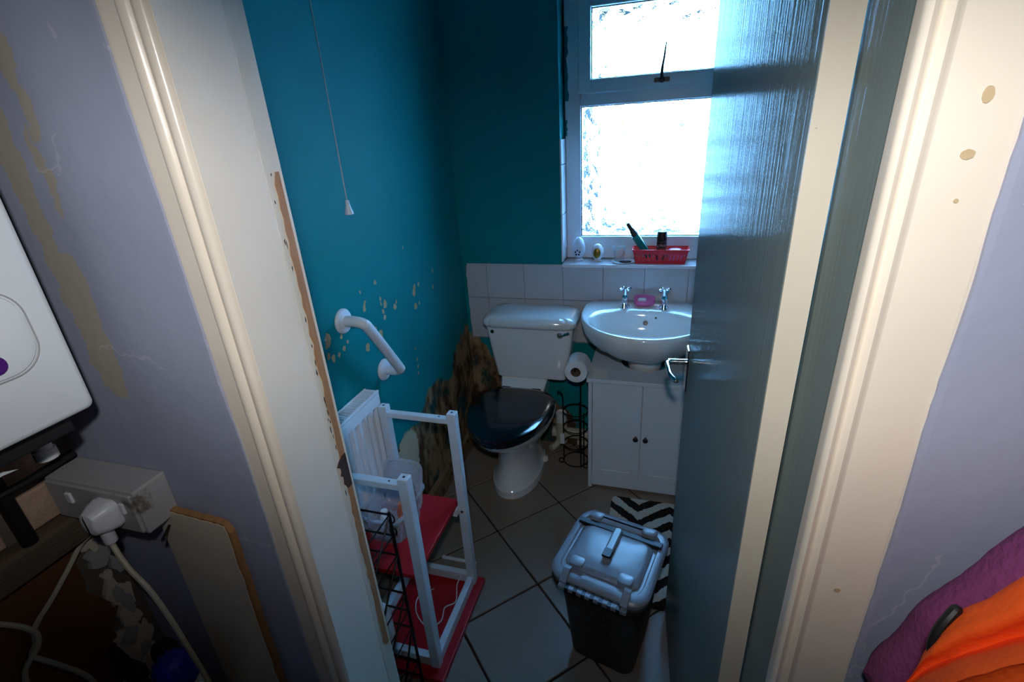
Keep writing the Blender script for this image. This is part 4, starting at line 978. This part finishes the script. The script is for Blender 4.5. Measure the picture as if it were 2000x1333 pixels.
# leaning board
lb = thing('leaning_board', 'cream faced board leaning on the wall left of the doorway', 'board', (-0.72, .445, .44))
n_ = 22
tp_ = [(-0.792 + .150 * i / n_, .958 - .010 * i / n_ + random.uniform(-.0008, .0008)) for i in range(n_ + 1)]
rt_ = [(-0.640 - .001 * i + random.uniform(-.0015, .0015), .930 - .49 * i / 14) for i in range(15)]
outl = [(-0.800, .44)] + tp_[:-1] + rt_
MB().prism(outl, .4440, .4545, 'y').build('chipboard_core', m_bare_wood, lb, smooth=False)
inn_ = [(-0.799, .4405)] + [(a + .001, b - random.uniform(.003, .0045)) for a, b in tp_[:-1]] + [(a - random.uniform(.005, .008), b) for a, b in rt_[:-1]] + [(-0.662, .4405)]
MB().prism(inn_, .4430, .4440, 'y').build('cream_face', m_cream_worn, lb, smooth=False)
tag(MB().tube([(-0.770, .4425, .922), (-0.764, .425, .916), (-0.752, .415, .921)], [.0022, .0022, .0034], 8).build('bent_nail', m_pipe), 'bent dark nail sticking out by the cream board', 'nail')

# bottles in the bottom left corner
BZ = .44
bt = lathe_thing('cleaner_bottle', 'white bottle with blue cap in the bottom left corner', 'bottle', (-0.765, .355, BZ),
                 [('bottle_body', [(0, 0), (.036, 0), (.038, .01), (.038, .15), (.034, .19), (.026, .212), (.026, .216), (0, .216)], m_white_plastic),
                  ('blue_cap', [(.030, .212), (.033, .215), (.031, .245), (.024, .262), (.014, .270), (.004, .272), (0, .272)], m_blue)])
for k in range(12):
    a = k * math.pi / 6
    MB().tube([(-0.765 + .032 * math.cos(a), .355 + .032 * math.sin(a), BZ + .217), (-0.765 + .0245 * math.cos(a), .355 + .0245 * math.sin(a), BZ + .262)], .003, 6).build('cap_rib', m_blue, bt)
sp = lathe_thing('spray_bottle', 'red labelled spray bottle with black trigger in the bottom left', 'bottle', (-0.870, .345, BZ),
                 [('bottle_body', [(0, 0), (.032, 0), (.034, .008), (.034, .13), (.026, .17), (.013, .192), (.013, .20), (0, .20)], m_white_plastic),
                  ('red_label', [(.0345, .02), (.0345, .13), (.0270, .169), (.0255, .169)], m_red_plastic)])
MB().box(-0.885, -0.835, .332, .358, BZ + .200, BZ + .232).build('spray_head', m_black, sp, smooth=False, bevel=.006)
MB().tube([(-0.845, .345, BZ + .205), (-0.826, .345, BZ + .190), (-0.824, .345, BZ + .160)], [.006, .005, .004], 8).build('trigger', m_black, sp)
MB().tube(smooth_path([(-0.885, .345, BZ + .22), (-0.895, .345, BZ + .255), (-0.872, .345, BZ + .272), (-0.855, .345, BZ + .25)], 5), .004, 8).build('wire_hook', m_black_wire, sp)
tag(MB().loft([[(-0.825 + .022 * s_ * math.cos(q * .524) * (1 + .2 * math.sin(q * 2.1)), .385 + .02 * s_ * math.sin(q * .524), BZ + z_) for q in range(12)] for s_, z_ in ((.9, 0), (1, .1), (.9, .19), (1.1, .225), (.7, .245), (.2, .25))]).build('dark_brush', m_black, loc=(-0.825, .385, BZ)), 'dark bristled brush between the two bottles', 'brush')

# ------------------------------------------------------------------ clothes heap bottom right
def heap(name, label, cat, cols, m, n=6):
    """soft closed mass lofted through cross-sections given left to right"""
    rows = list(zip(*cols)); rows = [smooth_path(r_, n) for r_ in rows]      # smooth along the length
    rings = []
    for i in range(len(rows[0])):
        sec = [r_[i] for r_ in rows]; k = len(sec); out = []
        for j in range(k):
            p0, p1, p2, p3 = sec[(j - 1) % k], sec[j], sec[(j + 1) % k], sec[(j + 2) % k]
            for q in range(3):
                t_ = q / 3
                v = 0.5 * ((2 * p1) + (p2 - p0) * t_ + (2 * p0 - 5 * p1 + 4 * p2 - p3) * t_ * t_ + (3 * p1 - p0 - 3 * p2 + p3) * t_ ** 3)
                v = v + Vector((.25, -.8, .5)) * (.004 * mnoise.noise(v * 26) + .002 * mnoise.noise(v * 70))
                v.z = max(v.z, .9302); v.y = min(v.y, .4575); out.append(v)
        rings.append(out)
    o = MB().loft(rings).build(name, m, angle=80, loc=(.35, .36, .93))
    return tag(o, label, cat)
A_ = [(0.250, .375, 1.030), (0.253, .375, 1.086), (0.260, .375, 1.103), (0.274, .375, 1.122), (0.290, .375, 1.149), (0.315, .375, 1.188), (0.40, .375, 1.23), (0.52, .36, 1.15)]
B_ = [(0.212, .345, 1.010), (0.226, .345, 1.056), (0.245, .345, 1.089), (0.263, .345, 1.109), (0.281, .345, 1.126), (0.310, .345, 1.151), (0.40, .33, 1.19), (0.53, .31, 1.10)]
C_ = [(0.196, .300, 1.000), (0.205, .300, 1.062), (0.221, .300, 1.099), (0.238, .300, 1.116), (0.254, .300, 1.132), (0.281, .300, 1.153), (0.40, .27, 1.16), (0.54, .25, 1.06)]
cols = []
for a_, b_, c_ in zip(A_, B_, C_):
    a_, b_, c_ = Vector(a_), Vector(b_), Vector(c_); up = Vector((-.008, -.012, .020))
    cols.append([a_, a_.lerp(b_, .35) + up, a_.lerp(b_, .7) + up * .9, b_, b_.lerp(c_, .35) + up * .9, b_.lerp(c_, .7) + up, c_, c_ + Vector((.02, -.05, -.05)), Vector((max(c_.x + .03, .27), .22, .95)), Vector((max(a_.x, .27), .30, .935)), Vector((max(a_.x, .28), .375, .95))])
heap('orange_fleece', 'bright orange fleece heaped at the bottom right corner', 'fleece', cols, m_orange)
P_ = [(0.236, .404, .950), (0.240, .404, .975), (0.254, .404, 1.025), (0.262, .404, 1.060), (0.282, .404, 1.097), (0.305, .404, 1.143), (0.335, .404, 1.19), (0.42, .404, 1.235), (0.52, .404, 1.12)]
cols = []
for p in P_:
    p = Vector(p)
    cols.append([p, p + Vector((-.001, -.008, -.010)), p + Vector((.0, -.014, -.03)), Vector((p.x + .004, .389, max(p.z - .09, .933))), Vector((max(p.x, .25), .389, .931)), Vector((max(p.x, .25), .44, .931)), p + Vector((.004, .034, -.02)), p + Vector((.001, .012, .003))])
heap('plum_towel', 'plum coloured towel bunched behind the orange fleece', 'towel', cols, m_plum)
tag(MB().tube(smooth_path([(0.2520, .368, 1.121), (0.2440, .362, 1.112), (0.2385, .358, 1.100), (0.2365, .355, 1.088), (0.2375, .350, 1.076), (0.2400, .343, 1.066)], 6), [.0022, .0034] + [.0043] * 27 + [.0036, .0024], 10).build('black_strap', m_black), 'black binding strap across the left end of the orange fleece', 'strap')
